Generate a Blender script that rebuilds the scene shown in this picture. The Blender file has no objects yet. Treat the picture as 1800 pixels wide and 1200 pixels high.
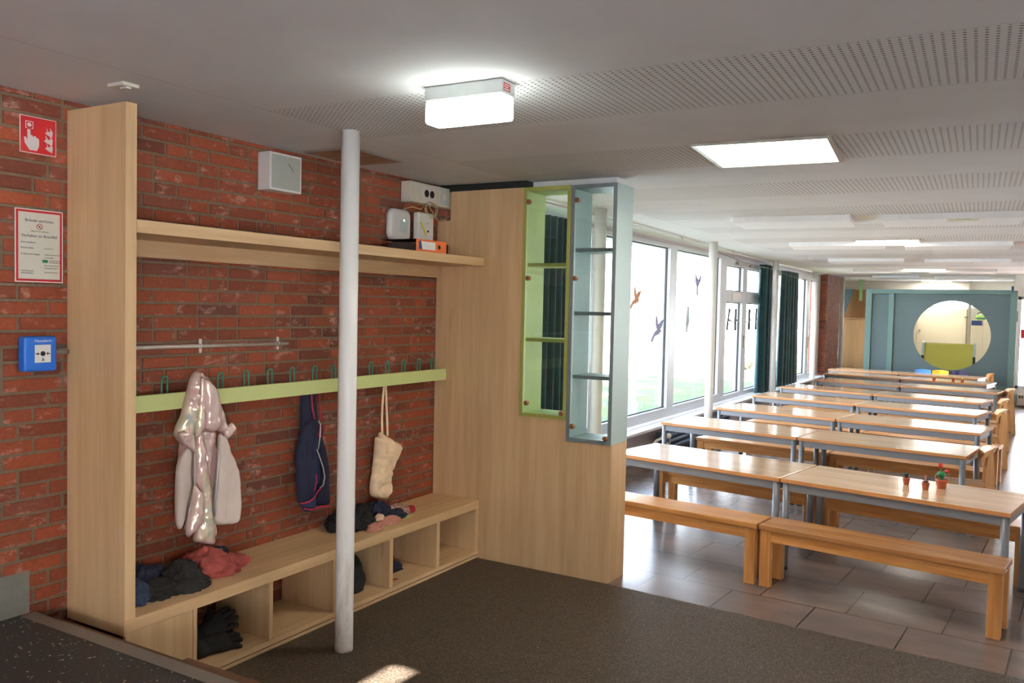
import bpy, bmesh, math, random
from mathutils import Vector, Matrix, noise
from mathutils.geometry import delaunay_2d_cdt

D = bpy.data
SC = bpy.context.scene
COL = SC.collection
rnd = random.Random(7)
PI = math.pi

# ------------------------------------------------------------------ camera
YAW, PITCH, ROLL, FPX = math.radians(-30.51), math.radians(-2.35), math.radians(1.243), 1494.0
def camera_axes():
    cy, sy = math.cos(YAW), math.sin(YAW)
    fw, r, u = Vector((sy, cy, 0)), Vector((cy, -sy, 0)), Vector((0, 0, 1))
    cp, sp = math.cos(PITCH), math.sin(PITCH)
    f2, u2 = cp * fw + sp * u, -sp * fw + cp * u
    cr, sr = math.cos(ROLL), math.sin(ROLL)
    return cr * r + sr * u2, -sr * r + cr * u2, f2
r3, u3, f3 = camera_axes()
cam_d = D.cameras.new('camera')
cam_d.sensor_width = 36.0
cam_d.lens = 36.0 * FPX / 1800.0
cam_d.clip_start, cam_d.clip_end = 0.05, 300
cam = D.objects.new('camera', cam_d)
cam.matrix_world = Matrix(((r3.x, u3.x, -f3.x, 0), (r3.y, u3.y, -f3.y, 0), (r3.z, u3.z, -f3.z, 1.7), (0, 0, 0, 1)))
COL.objects.link(cam)
SC.camera = cam

# ------------------------------------------------------------------ world, sun, exposure
w = D.worlds.new('sky'); SC.world = w; w.use_nodes = True
bg = w.node_tree.nodes['Background']
_n = w.node_tree.nodes; _tc = _n.new('ShaderNodeTexCoord'); _sx = _n.new('ShaderNodeSeparateXYZ'); _rp = _n.new('ShaderNodeValToRGB')
w.node_tree.links.new(_tc.outputs['Generated'], _sx.inputs[0]); w.node_tree.links.new(_sx.outputs['Z'], _rp.inputs['Fac']); w.node_tree.links.new(_rp.outputs['Color'], bg.inputs['Color'])
_e = _rp.color_ramp.elements; _e.new(0.5); _e.new(0.5)
for _el, (_p, _c) in zip(_e, ((0.0, (1.0, 0.99, 0.97)), (0.10, (0.97, 0.985, 1.0)), (0.30, (0.62, 0.78, 1.0)), (1.0, (0.48, 0.66, 1.0)))):
    _el.position = _p; _el.color = (*_c, 1)
bg.inputs['Strength'].default_value = 7.4
sun_d = D.lights.new('sun', 'SUN'); sun_d.energy = 190.0; sun_d.angle = math.radians(0.6); sun_d.color = (1.0, 0.985, 0.97)
sun = D.objects.new('sun', sun_d); COL.objects.link(sun)
sun.rotation_euler = Vector((0.92, 0.0, 0.39)).to_track_quat('Z', 'Y').to_euler()
vs = SC.view_settings
vs.view_transform = 'Standard'; vs.look = 'None'; vs.exposure = 1.2; vs.gamma = 1.0
vs.use_curve_mapping = False
cy_ = SC.cycles
cy_.use_denoising = True
cy_.max_bounces = 8; cy_.diffuse_bounces = 5; cy_.glossy_bounces = 4; cy_.transparent_max_bounces = 12; cy_.transmission_bounces = 4
cy_.sample_clamp_indirect = 6.0
cy_.caustics_reflective = False; cy_.caustics_refractive = False

def portal(loc, size, facing):
    l = D.lights.new('window_portal', 'AREA'); l.shape = 'RECTANGLE'; l.size, l.size_y = size
    l.cycles.is_portal = True
    o = D.objects.new('window_portal', l); COL.objects.link(o)
    o.location = loc
    o.rotation_euler = Vector(facing).to_track_quat('-Z', 'Z').to_euler()
    return o
portal((-3.62, 8.4, 1.43), (6.6, 2.05), (1, 0, 0))
portal((-3.62, 13.1, 1.4), (2.4, 1.9), (1, 0, 0))
portal((-3.62, 16.0, 1.4), (2.9, 1.9), (1, 0, 0))
portal((1.35, 19.1, 1.2), (2.6, 1.8), (0, -1, 0))
portal((-1.0, 22.75, 2.07), (2.0, 0.35), (0, -1, 0))
portal((3.06, -2.1, 1.08), (2.5, 2.05), (-1, 0, 0))
portal((-4.18, 21.25, 1.4), (0.6, 1.7), (1, 0, 0))
portal((0.0, -4.3, 1.7), (1.7, 0.95), (0, 1, 0))

# ------------------------------------------------------------------ material helpers
def new_mat(name):
    m = D.materials.new(name); m.use_nodes = True
    nt = m.node_tree
    b = nt.nodes['Principled BSDF']
    return m, nt, b
def L(nt, a, b): nt.links.new(a, b)
def coords(nt, scale=(1, 1, 1), rot=(0, 0, 0), loc=(0, 0, 0), kind='Object'):
    tc = nt.nodes.new('ShaderNodeTexCoord'); mp = nt.nodes.new('ShaderNodeMapping')
    mp.inputs['Scale'].default_value = scale; mp.inputs['Rotation'].default_value = rot; mp.inputs['Location'].default_value = loc
    L(nt, tc.outputs[kind], mp.inputs['Vector'])
    return mp.outputs['Vector']
def noise_n(nt, vec, scale, detail=3, rough=0.55):
    n = nt.nodes.new('ShaderNodeTexNoise'); n.inputs['Scale'].default_value = scale
    n.inputs['Detail'].default_value = detail; n.inputs['Roughness'].default_value = rough
    if vec is not None: L(nt, vec, n.inputs['Vector'])
    return n.outputs['Fac']
def ramp(nt, fac, stops):
    r = nt.nodes.new('ShaderNodeValToRGB')
    el = r.color_ramp.elements
    while len(el) < len(stops): el.new(0.5)
    for e, (p, c) in zip(el, stops):
        e.position = p; e.color = (c[0], c[1], c[2], 1)
    L(nt, fac, r.inputs['Fac'])
    return r.outputs['Color']
def mixc(nt, fac, a, b, mode='MIX'):
    m = nt.nodes.new('ShaderNodeMix'); m.data_type = 'RGBA'; m.blend_type = mode
    for s, v in (('Factor', fac), ('A', a), ('B', b)):
        i = [x for x in m.inputs if x.name == s and (x.type == 'VALUE' if s == 'Factor' else x.type == 'RGBA')][0]
        if hasattr(v, 'links') or hasattr(v, 'is_linked'): L(nt, v, i)
        elif s == 'Factor': i.default_value = v
        else: i.default_value = (v[0], v[1], v[2], 1)
    return [x for x in m.outputs if x.type == 'RGBA'][0]
def math_n(nt, op, a, b=None, c=None):
    m = nt.nodes.new('ShaderNodeMath'); m.operation = op
    for i, v in enumerate((a, b, c)):
        if v is None: continue
        if hasattr(v, 'is_linked'): L(nt, v, m.inputs[i])
        else: m.inputs[i].default_value = v
    return m.outputs[0]
def bump(nt, b, h, strength=0.2, dist=0.005):
    n = nt.nodes.new('ShaderNodeBump'); n.inputs['Strength'].default_value = strength; n.inputs['Distance'].default_value = dist
    L(nt, h, n.inputs['Height']); L(nt, n.outputs['Normal'], b.inputs['Normal'])
def srgb(r, g, b):
    f = lambda c: (c / 255 / 12.92) if c / 255 <= 0.04045 else ((c / 255 + 0.055) / 1.055) ** 2.4
    return (f(r), f(g), f(b))
def plain(name, col, rough=0.5, metal=0.0, var=0.06, scale=30, bmp=0.0, spec=0.5):
    """A painted, plastic or metal surface with a faint mottling."""
    m, nt, b = new_mat(name)
    v = coords(nt)
    f = noise_n(nt, v, scale, 3)
    lo = tuple(c * (1 - var) for c in col); hi = tuple(min(1, c * (1 + var)) for c in col)
    L(nt, ramp(nt, f, [(0.3, lo), (0.7, hi)]), b.inputs['Base Color'])
    b.inputs['Roughness'].default_value = rough; b.inputs['Metallic'].default_value = metal
    b.inputs['Specular IOR Level'].default_value = spec
    if bmp: bump(nt, b, f, bmp, 0.003)
    return m
def wood(name, light, dark, axis='z', rough=0.5, fine=26.0, spec=0.4, contrast=1.0, broad=0.80):
    m, nt, b = new_mat(name)
    st = {'x': (0.06, 1, 1), 'y': (1, 0.06, 1), 'z': (1, 1, 0.06)}[axis]
    v = coords(nt, st)
    a = noise_n(nt, v, fine, 6, 0.65)
    g = noise_n(nt, v, fine * 0.22, 4, 0.6)
    mid = tuple((p + q) / 2 for p, q in zip(light, dark))
    c1 = ramp(nt, a, [(0.30, tuple(mid[i] + (dark[i] - mid[i]) * contrast for i in range(3))), (0.62, light)])
    c2 = ramp(nt, g, [(0.36, (broad, broad * 0.99, broad * 0.97)), (0.58, (1, 1, 1))])
    st2 = {'x': (0.25, 1, 1), 'y': (1, 0.25, 1), 'z': (1, 1, 0.25)}[axis]
    kn = noise_n(nt, coords(nt, st2), 7.0, 1, 0.4)
    kc = ramp(nt, kn, [(0.76, (1, 1, 1)), (0.84, (0.72, 0.60, 0.50))])
    L(nt, mixc(nt, 1.0, mixc(nt, 1.0, c1, c2, 'MULTIPLY'), kc, 'MULTIPLY'), b.inputs['Base Color'])
    b.inputs['Roughness'].default_value = rough
    b.inputs['Specular IOR Level'].default_value = spec
    bump(nt, b, a, 0.05, 0.002)
    return m
def emit(name, col, strength):
    m, nt, b = new_mat(name)
    b.inputs['Base Color'].default_value = (0.8, 0.8, 0.8, 1)
    b.inputs['Emission Color'].default_value = (*col, 1); b.inputs['Emission Strength'].default_value = strength
    return m
def glass(name, refl=0.06, tint=(1, 1, 1)):
    m = D.materials.new(name); m.use_nodes = True; nt = m.node_tree
    for n in list(nt.nodes): nt.nodes.remove(n)
    o = nt.nodes.new('ShaderNodeOutputMaterial'); t = nt.nodes.new('ShaderNodeBsdfTransparent'); g = nt.nodes.new('ShaderNodeBsdfGlossy')
    t.inputs['Color'].default_value = (*tint, 1); g.inputs['Roughness'].default_value = 0.0
    fr = nt.nodes.new('ShaderNodeLayerWeight'); fr.inputs['Blend'].default_value = 0.25
    f = math_n(nt, 'MULTIPLY_ADD', fr.outputs['Fresnel'], 0.35, refl)
    mx = nt.nodes.new('ShaderNodeMixShader')
    L(nt, f, mx.inputs[0]); L(nt, t.outputs[0], mx.inputs[1]); L(nt, g.outputs[0], mx.inputs[2]); L(nt, mx.outputs[0], o.inputs[0])
    return m

# ------------------------------------------------------------------ materials
M = {}
LARCH, LARCH_D = srgb(216, 182, 138), srgb(198, 160, 116)
for ax in 'xyz': M['larch_' + ax] = wood('larch_laminate_' + ax, LARCH, LARCH_D, ax, 0.45, 22, 0.4, 0.8, 0.88)
for ax in 'xy': M['beech_' + ax] = wood('beech_top_' + ax, srgb(226, 188, 150), srgb(210, 166, 124), ax, 0.13, 40, 0.65, 0.7)
M['beech_edge'] = wood('beech_edge', srgb(205, 146, 92), srgb(180, 118, 66), 'x', 0.4, 30)
for ax in 'xyz': M['bench_' + ax] = wood('oiled_beech_' + ax, srgb(216, 156, 92), srgb(186, 118, 58), ax, 0.28, 34, 0.5)
for ax in 'xyz': M['chair_' + ax] = wood('chair_beech_' + ax, srgb(218, 166, 108), srgb(192, 134, 78), ax, 0.38, 34, 0.5)
M['oak_x'] = wood('worn_bench_seat', srgb(196, 142, 90), srgb(160, 102, 54), 'x', 0.24, 24, 0.5)
M['cupboard'] = wood('cupboard_wood', srgb(176, 136, 90), srgb(156, 116, 74), 'z', 0.5, 16)
M['dark_wood'] = wood('stained_riser', srgb(120, 84, 56), srgb(96, 64, 40), 'x', 0.45, 20)
M['hatch_wood'] = wood('hatch_wood', srgb(176, 140, 112), srgb(150, 112, 84), 'x', 0.5, 20)
M['steel'] = plain('grey_table_metal', srgb(124, 126, 130), 0.35, 0.1, 0.03)
M['black_cap'] = plain('black_plastic', srgb(34, 34, 36), 0.5)
M['white_paint'] = plain('white_gloss_paint', srgb(226, 224, 218), 0.35, 0, 0.04, 12)
M['white_frame'] = plain('white_window_plastic', srgb(206, 209, 212), 0.3, 0, 0.02)
M['gasket'] = plain('black_gasket', srgb(30, 32, 36), 0.6)
M['white_plastic'] = plain('white_plastic', srgb(226, 222, 214), 0.4, 0, 0.02)
M['cream_plastic'] = plain('cream_plastic', srgb(224, 218, 198), 0.4, 0, 0.03)
M['lamp_body'] = plain('lamp_body_white', srgb(205, 210, 205), 0.4, 0, 0.03)
M['grille'] = plain('speaker_cloth', srgb(176, 178, 166), 0.8, 0, 0.06, 200)
M['dark_hole'] = plain('dark_opening', srgb(46, 24, 18), 0.6)
M['black'] = plain('black_rubber', srgb(22, 22, 22), 0.6)
M['blue_plastic'] = plain('blue_alarm_plastic', srgb(34, 104, 200), 0.35, 0, 0.03)
M['red_sign'] = plain('red_sign_print', srgb(176, 26, 34), 0.35, 0, 0.03)
M['white_print'] = plain('white_print', srgb(236, 234, 228), 0.45, 0, 0.02)
M['paper'] = plain('notice_paper', srgb(222, 220, 204), 0.45, 0, 0.03)
M['ink'] = plain('black_ink', srgb(40, 40, 40), 0.6)
M['green_print'] = plain('green_print', srgb(20, 130, 80), 0.5)
M['green_wire'] = plain('green_coated_wire', srgb(44, 124, 98), 0.35)
M['lime_paint'] = plain('lime_green_paint', srgb(200, 208, 138), 0.5, 0, 0.02)
M['lime_case'] = plain('lime_case_lacquer', srgb(192, 206, 146), 0.45, 0, 0.02)
M['olive_edge'] = plain('olive_case_edge', srgb(160, 162, 84), 0.45, 0, 0.03)
M['blue_case'] = plain('grey_blue_case_lacquer', srgb(170, 192, 190), 0.45, 0, 0.02)
M['slate_edge'] = plain('slate_case_edge', srgb(120, 130, 132), 0.45, 0, 0.03)
M['knob_wood'] = plain('bronze_knob', srgb(150, 106, 74), 0.3, 0.5)
M['chrome'] = plain('bright_metal', srgb(214, 208, 200), 0.3, 0.5, 0.12, 60)
M['alu'] = plain('brushed_aluminium', srgb(172, 164, 152), 0.35, 0.7, 0.06, 60)
M['teal'] = plain('teal_booth_lacquer', srgb(82, 112, 109), 0.5, 0, 0.03)
M['teal_dark'] = plain('teal_felt_panel', srgb(74, 92, 96), 0.8, 0, 0.06, 160)
M['olive_sofa'] = plain('olive_upholstery', srgb(192, 184, 84), 0.8, 0, 0.04, 90)
M['cream_wall'] = plain('cream_laminate', srgb(226, 214, 184), 0.5, 0, 0.02)
M['navy_print'] = plain('navy_print', srgb(42, 62, 110), 0.5)
M['orange'] = plain('orange_binder_card', srgb(224, 112, 52), 0.45, 0, 0.05)
M['terracotta'] = plain('terracotta_pot', srgb(160, 80, 44), 0.6, 0, 0.08, 80)
M['soil'] = plain('soil', srgb(60, 40, 30), 0.9, 0, 0.2, 120)
M['leaf_dark'] = plain('dark_green_leaf', srgb(44, 74, 58), 0.3, 0, 0.2, 60)
M['leaf'] = plain('green_leaf', srgb(40, 134, 80), 0.3, 0, 0.2, 40)
M['cactus'] = plain('cactus_green', srgb(150, 190, 90), 0.5, 0, 0.2, 90)
M['tulip'] = plain('red_tulip_petal', srgb(190, 36, 20), 0.4, 0, 0.12, 40)
M['pink_flower'] = plain('pink_flower', srgb(220, 120, 110), 0.5, 0, 0.1)
M['maroon_leaf'] = plain('maroon_leaf', srgb(90, 36, 34), 0.5, 0, 0.1)
M['concrete'] = plain('grey_cement', srgb(120, 118, 108), 0.9, 0, 0.1, 24, 0.2)
M['plaster'] = plain('grey_mauve_plaster', srgb(196, 190, 192), 0.8, 0, 0.05, 14)
M['white_wall'] = plain('white_wall_paint', srgb(222, 216, 206), 0.75, 0, 0.03, 8)
M['slab'] = plain('acoustic_slab', srgb(243, 242, 240), 0.9, 0, 0.03, 12)
M['sill'] = plain('pale_stone_sill', srgb(226, 226, 228), 0.3, 0, 0.04, 20)
M['radiator'] = plain('grey_blue_radiator', srgb(110, 126, 150), 0.35, 0.2)
M['nosing'] = plain('grey_nosing_rubber', srgb(126, 116, 106), 0.55, 0, 0.05, 40)
M['glass'] = glass('window_glass', 0.02)
M['case_glass'] = glass('case_glass', 0.03, (0.95, 0.99, 0.97))
M['led'] = emit('led_panel_light', (1.0, 0.93, 0.82), 10.0)
M['lamp_light'] = emit('emergency_lamp_light', (0.90, 1.0, 0.96), 7.0)
M['led_green'] = emit('green_status_light', (0.15, 1.0, 0.6), 4.0)

def fabric(name, col, rough=0.85, var=0.15, scale=220, sheen=0.0):
    m, nt, b = new_mat(name)
    v = coords(nt)
    f = noise_n(nt, v, scale, 2); g = noise_n(nt, v, 9, 3)
    c = ramp(nt, g, [(0.3, tuple(x * (1 - var) for x in col)), (0.7, tuple(min(1, x * (1 + var)) for x in col))])
    L(nt, c, b.inputs['Base Color']); b.inputs['Roughness'].default_value = rough
    b.inputs['Sheen Weight'].default_value = sheen
    bump(nt, b, f, 0.25, 0.002)
    return m
M['navy_fleece'] = fabric('navy_softshell', srgb(22, 25, 52), 0.8, 0.2)
M['navy_light'] = fabric('navy_lining', srgb(28, 38, 70), 0.8, 0.2)
M['crimson_trim'] = fabric('crimson_binding', srgb(168, 30, 62), 0.7)
M['crimson_knit'] = fabric('crimson_knit', srgb(110, 26, 54), 0.9)
M['silver_trim'] = plain('reflective_piping', srgb(190, 185, 180), 0.3, 0.4)
M['canvas'] = fabric('unbleached_canvas', srgb(232, 202, 164), 0.9, 0.07, 300)
M['coral'] = fabric('coral_cotton', srgb(160, 74, 66), 0.85, 0.15)
M['black_cloth'] = fabric('black_cloth', srgb(26, 25, 24), 0.85, 0.2)
M['charcoal'] = fabric('charcoal_felt', srgb(40, 37, 35), 0.95, 0.2)
M['brown_black'] = fabric('brown_black_cloth', srgb(52, 38, 34), 0.9, 0.3)
M['navy_cloth'] = fabric('navy_cotton', srgb(34, 36, 58), 0.9, 0.2)
M['denim_blue'] = fabric('blue_grey_felt', srgb(46, 58, 84), 0.9, 0.2)
M['dusty_pink'] = fabric('dusty_pink_fleece', srgb(184, 124, 106), 0.95, 0.12)
M['beige_cloth'] = fabric('beige_cloth', srgb(206, 176, 150), 0.9, 0.1)
M['pale_lining'] = fabric('pale_pink_lining', srgb(216, 198, 186), 0.9, 0.05)
M['cherry'] = fabric('cherry_lining', srgb(150, 30, 40), 0.9)
M['green_paper'] = plain('green_paper', srgb(190, 206, 134), 0.7)
M['curtain'] = fabric('dark_teal_velvet', srgb(18, 62, 66), 0.9, 0.25, 160, 0.5)
m, nt, b = new_mat('patterned_scarf')
L(nt, ramp(nt, noise_n(nt, coords(nt), 55, 2), [(0.36, srgb(110, 60, 60)), (0.45, srgb(190, 150, 130)), (0.55, srgb(96, 84, 80)), (0.63, srgb(200, 170, 150))]), b.inputs['Base Color'])
b.inputs['Roughness'].default_value = 0.95
M['scarf'] = m
m, nt, b = new_mat('iridescent_pink_film')
v = coords(nt, (1, 1, 0.6))
L(nt, ramp(nt, noise_n(nt, v, 7, 3), [(0.30, srgb(214, 184, 174)), (0.42, srgb(238, 210, 200)), (0.52, srgb(228, 192, 186)), (0.60, srgb(234, 222, 190)), (0.70, srgb(196, 206, 212))]), b.inputs['Base Color'])
b.inputs['Metallic'].default_value = 0.2; b.inputs['Roughness'].default_value = 0.17
b.inputs['Coat Weight'].default_value = 0.4; b.inputs['Coat Roughness'].default_value = 0.15
if 'Thin Film Thickness' in b.inputs: b.inputs['Thin Film Thickness'].default_value = 420
bump(nt, b, noise_n(nt, coords(nt), 40, 3), 0.25, 0.004)
M['iridescent'] = m

# brick: tone comes from a per-brick attribute, wear from noise
m, nt, b = new_mat('red_brick')
at = nt.nodes.new('ShaderNodeAttribute'); at.attribute_name = 'tone'
v = coords(nt)
base = ramp(nt, at.outputs['Fac'], [(0.0, srgb(92, 40, 20)), (0.35, srgb(122, 54, 25)), (0.7, srgb(142, 64, 30)), (0.9, srgb(120, 58, 36)), (1.0, srgb(98, 48, 36))])
g = ramp(nt, noise_n(nt, v, 60, 4), [(0.3, (0.78, 0.78, 0.78)), (0.7, (1.05, 1.05, 1.05))])
base = mixc(nt, 1.0, base, g, 'MULTIPLY')
wm = math_n(nt, 'MULTIPLY', noise_n(nt, v, 5.5, 5, 0.7), noise_n(nt, coords(nt, (1, 1, 2.2)), 14, 4, 0.7))
wmk = ramp(nt, wm, [(0.29, (0, 0, 0)), (0.40, (0.55, 0.55, 0.55))])
base = mixc(nt, wmk, base, srgb(186, 150, 136))
L(nt, base, b.inputs['Base Color']); b.inputs['Roughness'].default_value = 0.72
bump(nt, b, noise_n(nt, v, 90, 4), 0.5, 0.004)
M['brick'] = m
M['mortar'] = plain('grey_mortar', srgb(108, 94, 76), 0.95, 0, 0.14, 50, 0.4)

# floor tile
m, nt, b = new_mat('stone_floor_tile')
v = coords(nt, (1, 1, 1), (0, 0, math.radians(4.0)), (0.0, 0.0, 0))
br = nt.nodes.new('ShaderNodeTexBrick'); br.offset = 0.34; br.offset_frequency = 2; br.squash = 1.0
mp2 = nt.nodes.new('ShaderNodeMapping'); mp2.inputs['Location'].default_value = (0.125, 0.245, 0)
L(nt, v, mp2.inputs['Vector']); L(nt, mp2.outputs['Vector'], br.inputs['Vector'])
br.inputs['Scale'].default_value = 1.0; br.inputs['Brick Width'].default_value = 0.492; br.inputs['Row Height'].default_value = 0.478
br.inputs['Mortar Size'].default_value = 0.0042; br.inputs['Mortar Smooth'].default_value = 0.1; br.inputs['Bias'].default_value = 0
br.inputs['Color1'].default_value = (*srgb(118, 102, 92), 1); br.inputs['Color2'].default_value = (*srgb(110, 96, 88), 1); br.inputs['Mortar'].default_value = (*srgb(44, 36, 32), 1)
cl = ramp(nt, noise_n(nt, coords(nt, (1, 2.2, 1)), 2.2, 4, 0.55), [(0.30, (0.80, 0.80, 0.82)), (0.50, (0.97, 0.95, 0.94)), (0.70, (1.26, 1.12, 1.04))])
L(nt, mixc(nt, 1.0, br.outputs['Color'], cl, 'MULTIPLY'), b.inputs['Base Color'])
b.inputs['Roughness'].default_value = 0.26; b.inputs['Specular IOR Level'].default_value = 0.5
M['tile'] = m
# entrance mat
m, nt, b = new_mat('brown_mat')
f = noise_n(nt, coords(nt), 150, 4, 0.8); f2 = noise_n(nt, coords(nt), 90, 2)
c = ramp(nt, f, [(0.36, srgb(40, 32, 25)), (0.53, srgb(76, 63, 50)), (0.68, srgb(136, 120, 102))])
L(nt, c, b.inputs['Base Color']); b.inputs['Roughness'].default_value = 0.62; b.inputs['Specular IOR Level'].default_value = 0.35
bump(nt, b, f2, 0.6, 0.006)
M['mat'] = m
# speckled landing rubber
m, nt, b = new_mat('speckled_landing')
vo = nt.nodes.new('ShaderNodeTexVoronoi'); vo.inputs['Scale'].default_value = 40
L(nt, coords(nt, (1, 1, 1)), vo.inputs['Vector'])
sz = math_n(nt, 'MULTIPLY', noise_n(nt, coords(nt), 30, 1), 0.33)
lt = math_n(nt, 'LESS_THAN', vo.outputs['Distance'], math_n(nt, 'SUBTRACT', sz, 0.02))
base = ramp(nt, noise_n(nt, coords(nt), 80, 3), [(0.35, srgb(44, 42, 42)), (0.65, srgb(66, 63, 62))])
L(nt, mixc(nt, lt, base, srgb(196, 188, 160)), b.inputs['Base Color']); b.inputs['Roughness'].default_value = 0.6
M['landing'] = m
# ceiling with perforated bands
m, nt, b = new_mat('white_perforated_ceiling')
tc = nt.nodes.new('ShaderNodeTexCoord'); sx = nt.nodes.new('ShaderNodeSeparateXYZ'); L(nt, tc.outputs['Object'], sx.inputs[0])
X_, Y_ = sx.outputs['X'], sx.outputs['Y']
yb = math_n(nt, 'SUBTRACT', math_n(nt, 'SUBTRACT', Y_, math_n(nt, 'MULTIPLY', X_, 0.047)), 2.771)
per = math_n(nt, 'FLOORED_MODULO', yb, 1.395)
inband = math_n(nt, 'MULTIPLY', math_n(nt, 'LESS_THAN', per, 0.655), math_n(nt, 'GREATER_THAN', X_, -2.80))
inband = math_n(nt, 'MULTIPLY', inband, math_n(nt, 'GREATER_THAN', yb, -0.01))
gx = math_n(nt, 'MULTIPLY', math_n(nt, 'SUBTRACT', math_n(nt, 'FRACT', math_n(nt, 'DIVIDE', math_n(nt, 'ADD', X_, math_n(nt, 'MULTIPLY', Y_, 0.03)), 0.0285)), 0.5), 0.0285)
gy = math_n(nt, 'MULTIPLY', math_n(nt, 'SUBTRACT', math_n(nt, 'FRACT', math_n(nt, 'DIVIDE', per, 0.0252)), 0.5), 0.0252)
dd = math_n(nt, 'ADD', math_n(nt, 'MULTIPLY', gx, gx), math_n(nt, 'MULTIPLY', gy, gy))
hole = math_n(nt, 'MULTIPLY', math_n(nt, 'LESS_THAN', dd, 0.0056 ** 2), inband)
rim = math_n(nt, 'MULTIPLY', math_n(nt, 'GREATER_THAN', per, 0.012), math_n(nt, 'LESS_THAN', per, 0.643))
hole = math_n(nt, 'MULTIPLY', hole, rim)
e1 = math_n(nt, 'LESS_THAN', math_n(nt, 'ABSOLUTE', math_n(nt, 'SUBTRACT', per, 0.655)), 0.0022)
e2 = math_n(nt, 'LESS_THAN', per, 0.0022)
edge = math_n(nt, 'MULTIPLY', math_n(nt, 'ADD', e1, e2), math_n(nt, 'GREATER_THAN', X_, -2.80))
edge = math_n(nt, 'MULTIPLY', edge, math_n(nt, 'GREATER_THAN', yb, -0.01))
e3 = math_n(nt, 'LESS_THAN', math_n(nt, 'ABSOLUTE', math_n(nt, 'ADD', X_, 2.80)), 0.0022)
edge = math_n(nt, 'MULTIPLY', math_n(nt, 'MAXIMUM', edge, e3), 0.35)
base = ramp(nt, noise_n(nt, coords(nt), 4, 4), [(0.3, srgb(226, 224, 222)), (0.7, srgb(232, 230, 228))])
base = mixc(nt, edge, base, srgb(120, 110, 100))
base = mixc(nt, hole, base, srgb(134, 126, 120))
L(nt, base, b.inputs['Base Color']); b.inputs['Roughness'].default_value = 0.85; b.inputs['Specular IOR Level'].default_value = 0.2
M['ceiling'] = m
# outdoors
m, nt, b = new_mat('lawn_grass')
L(nt, ramp(nt, noise_n(nt, coords(nt), 1.6, 6, 0.7), [(0.3, srgb(54, 74, 24)), (0.5, srgb(70, 90, 34)), (0.7, srgb(96, 110, 54))]), b.inputs['Base Color'])
b.inputs['Roughness'].default_value = 0.95
M['lawn'] = m
M['pale_ground'] = plain('sun_washed_ground', srgb(224, 222, 220), 0.95, 0, 0.08, 8)  # paleness stands in for far grass glaring in the sun
M['facade'] = plain('pale_facade', srgb(228, 220, 212), 0.9, 0, 0.04, 3)
M['bush_leaf'] = plain('pale_shrub_leaf', srgb(150, 160, 110), 0.7, 0, 0.25, 8)
M['twig'] = plain('grey_twig', srgb(120, 104, 92), 0.9, 0, 0.15, 20)

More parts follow.
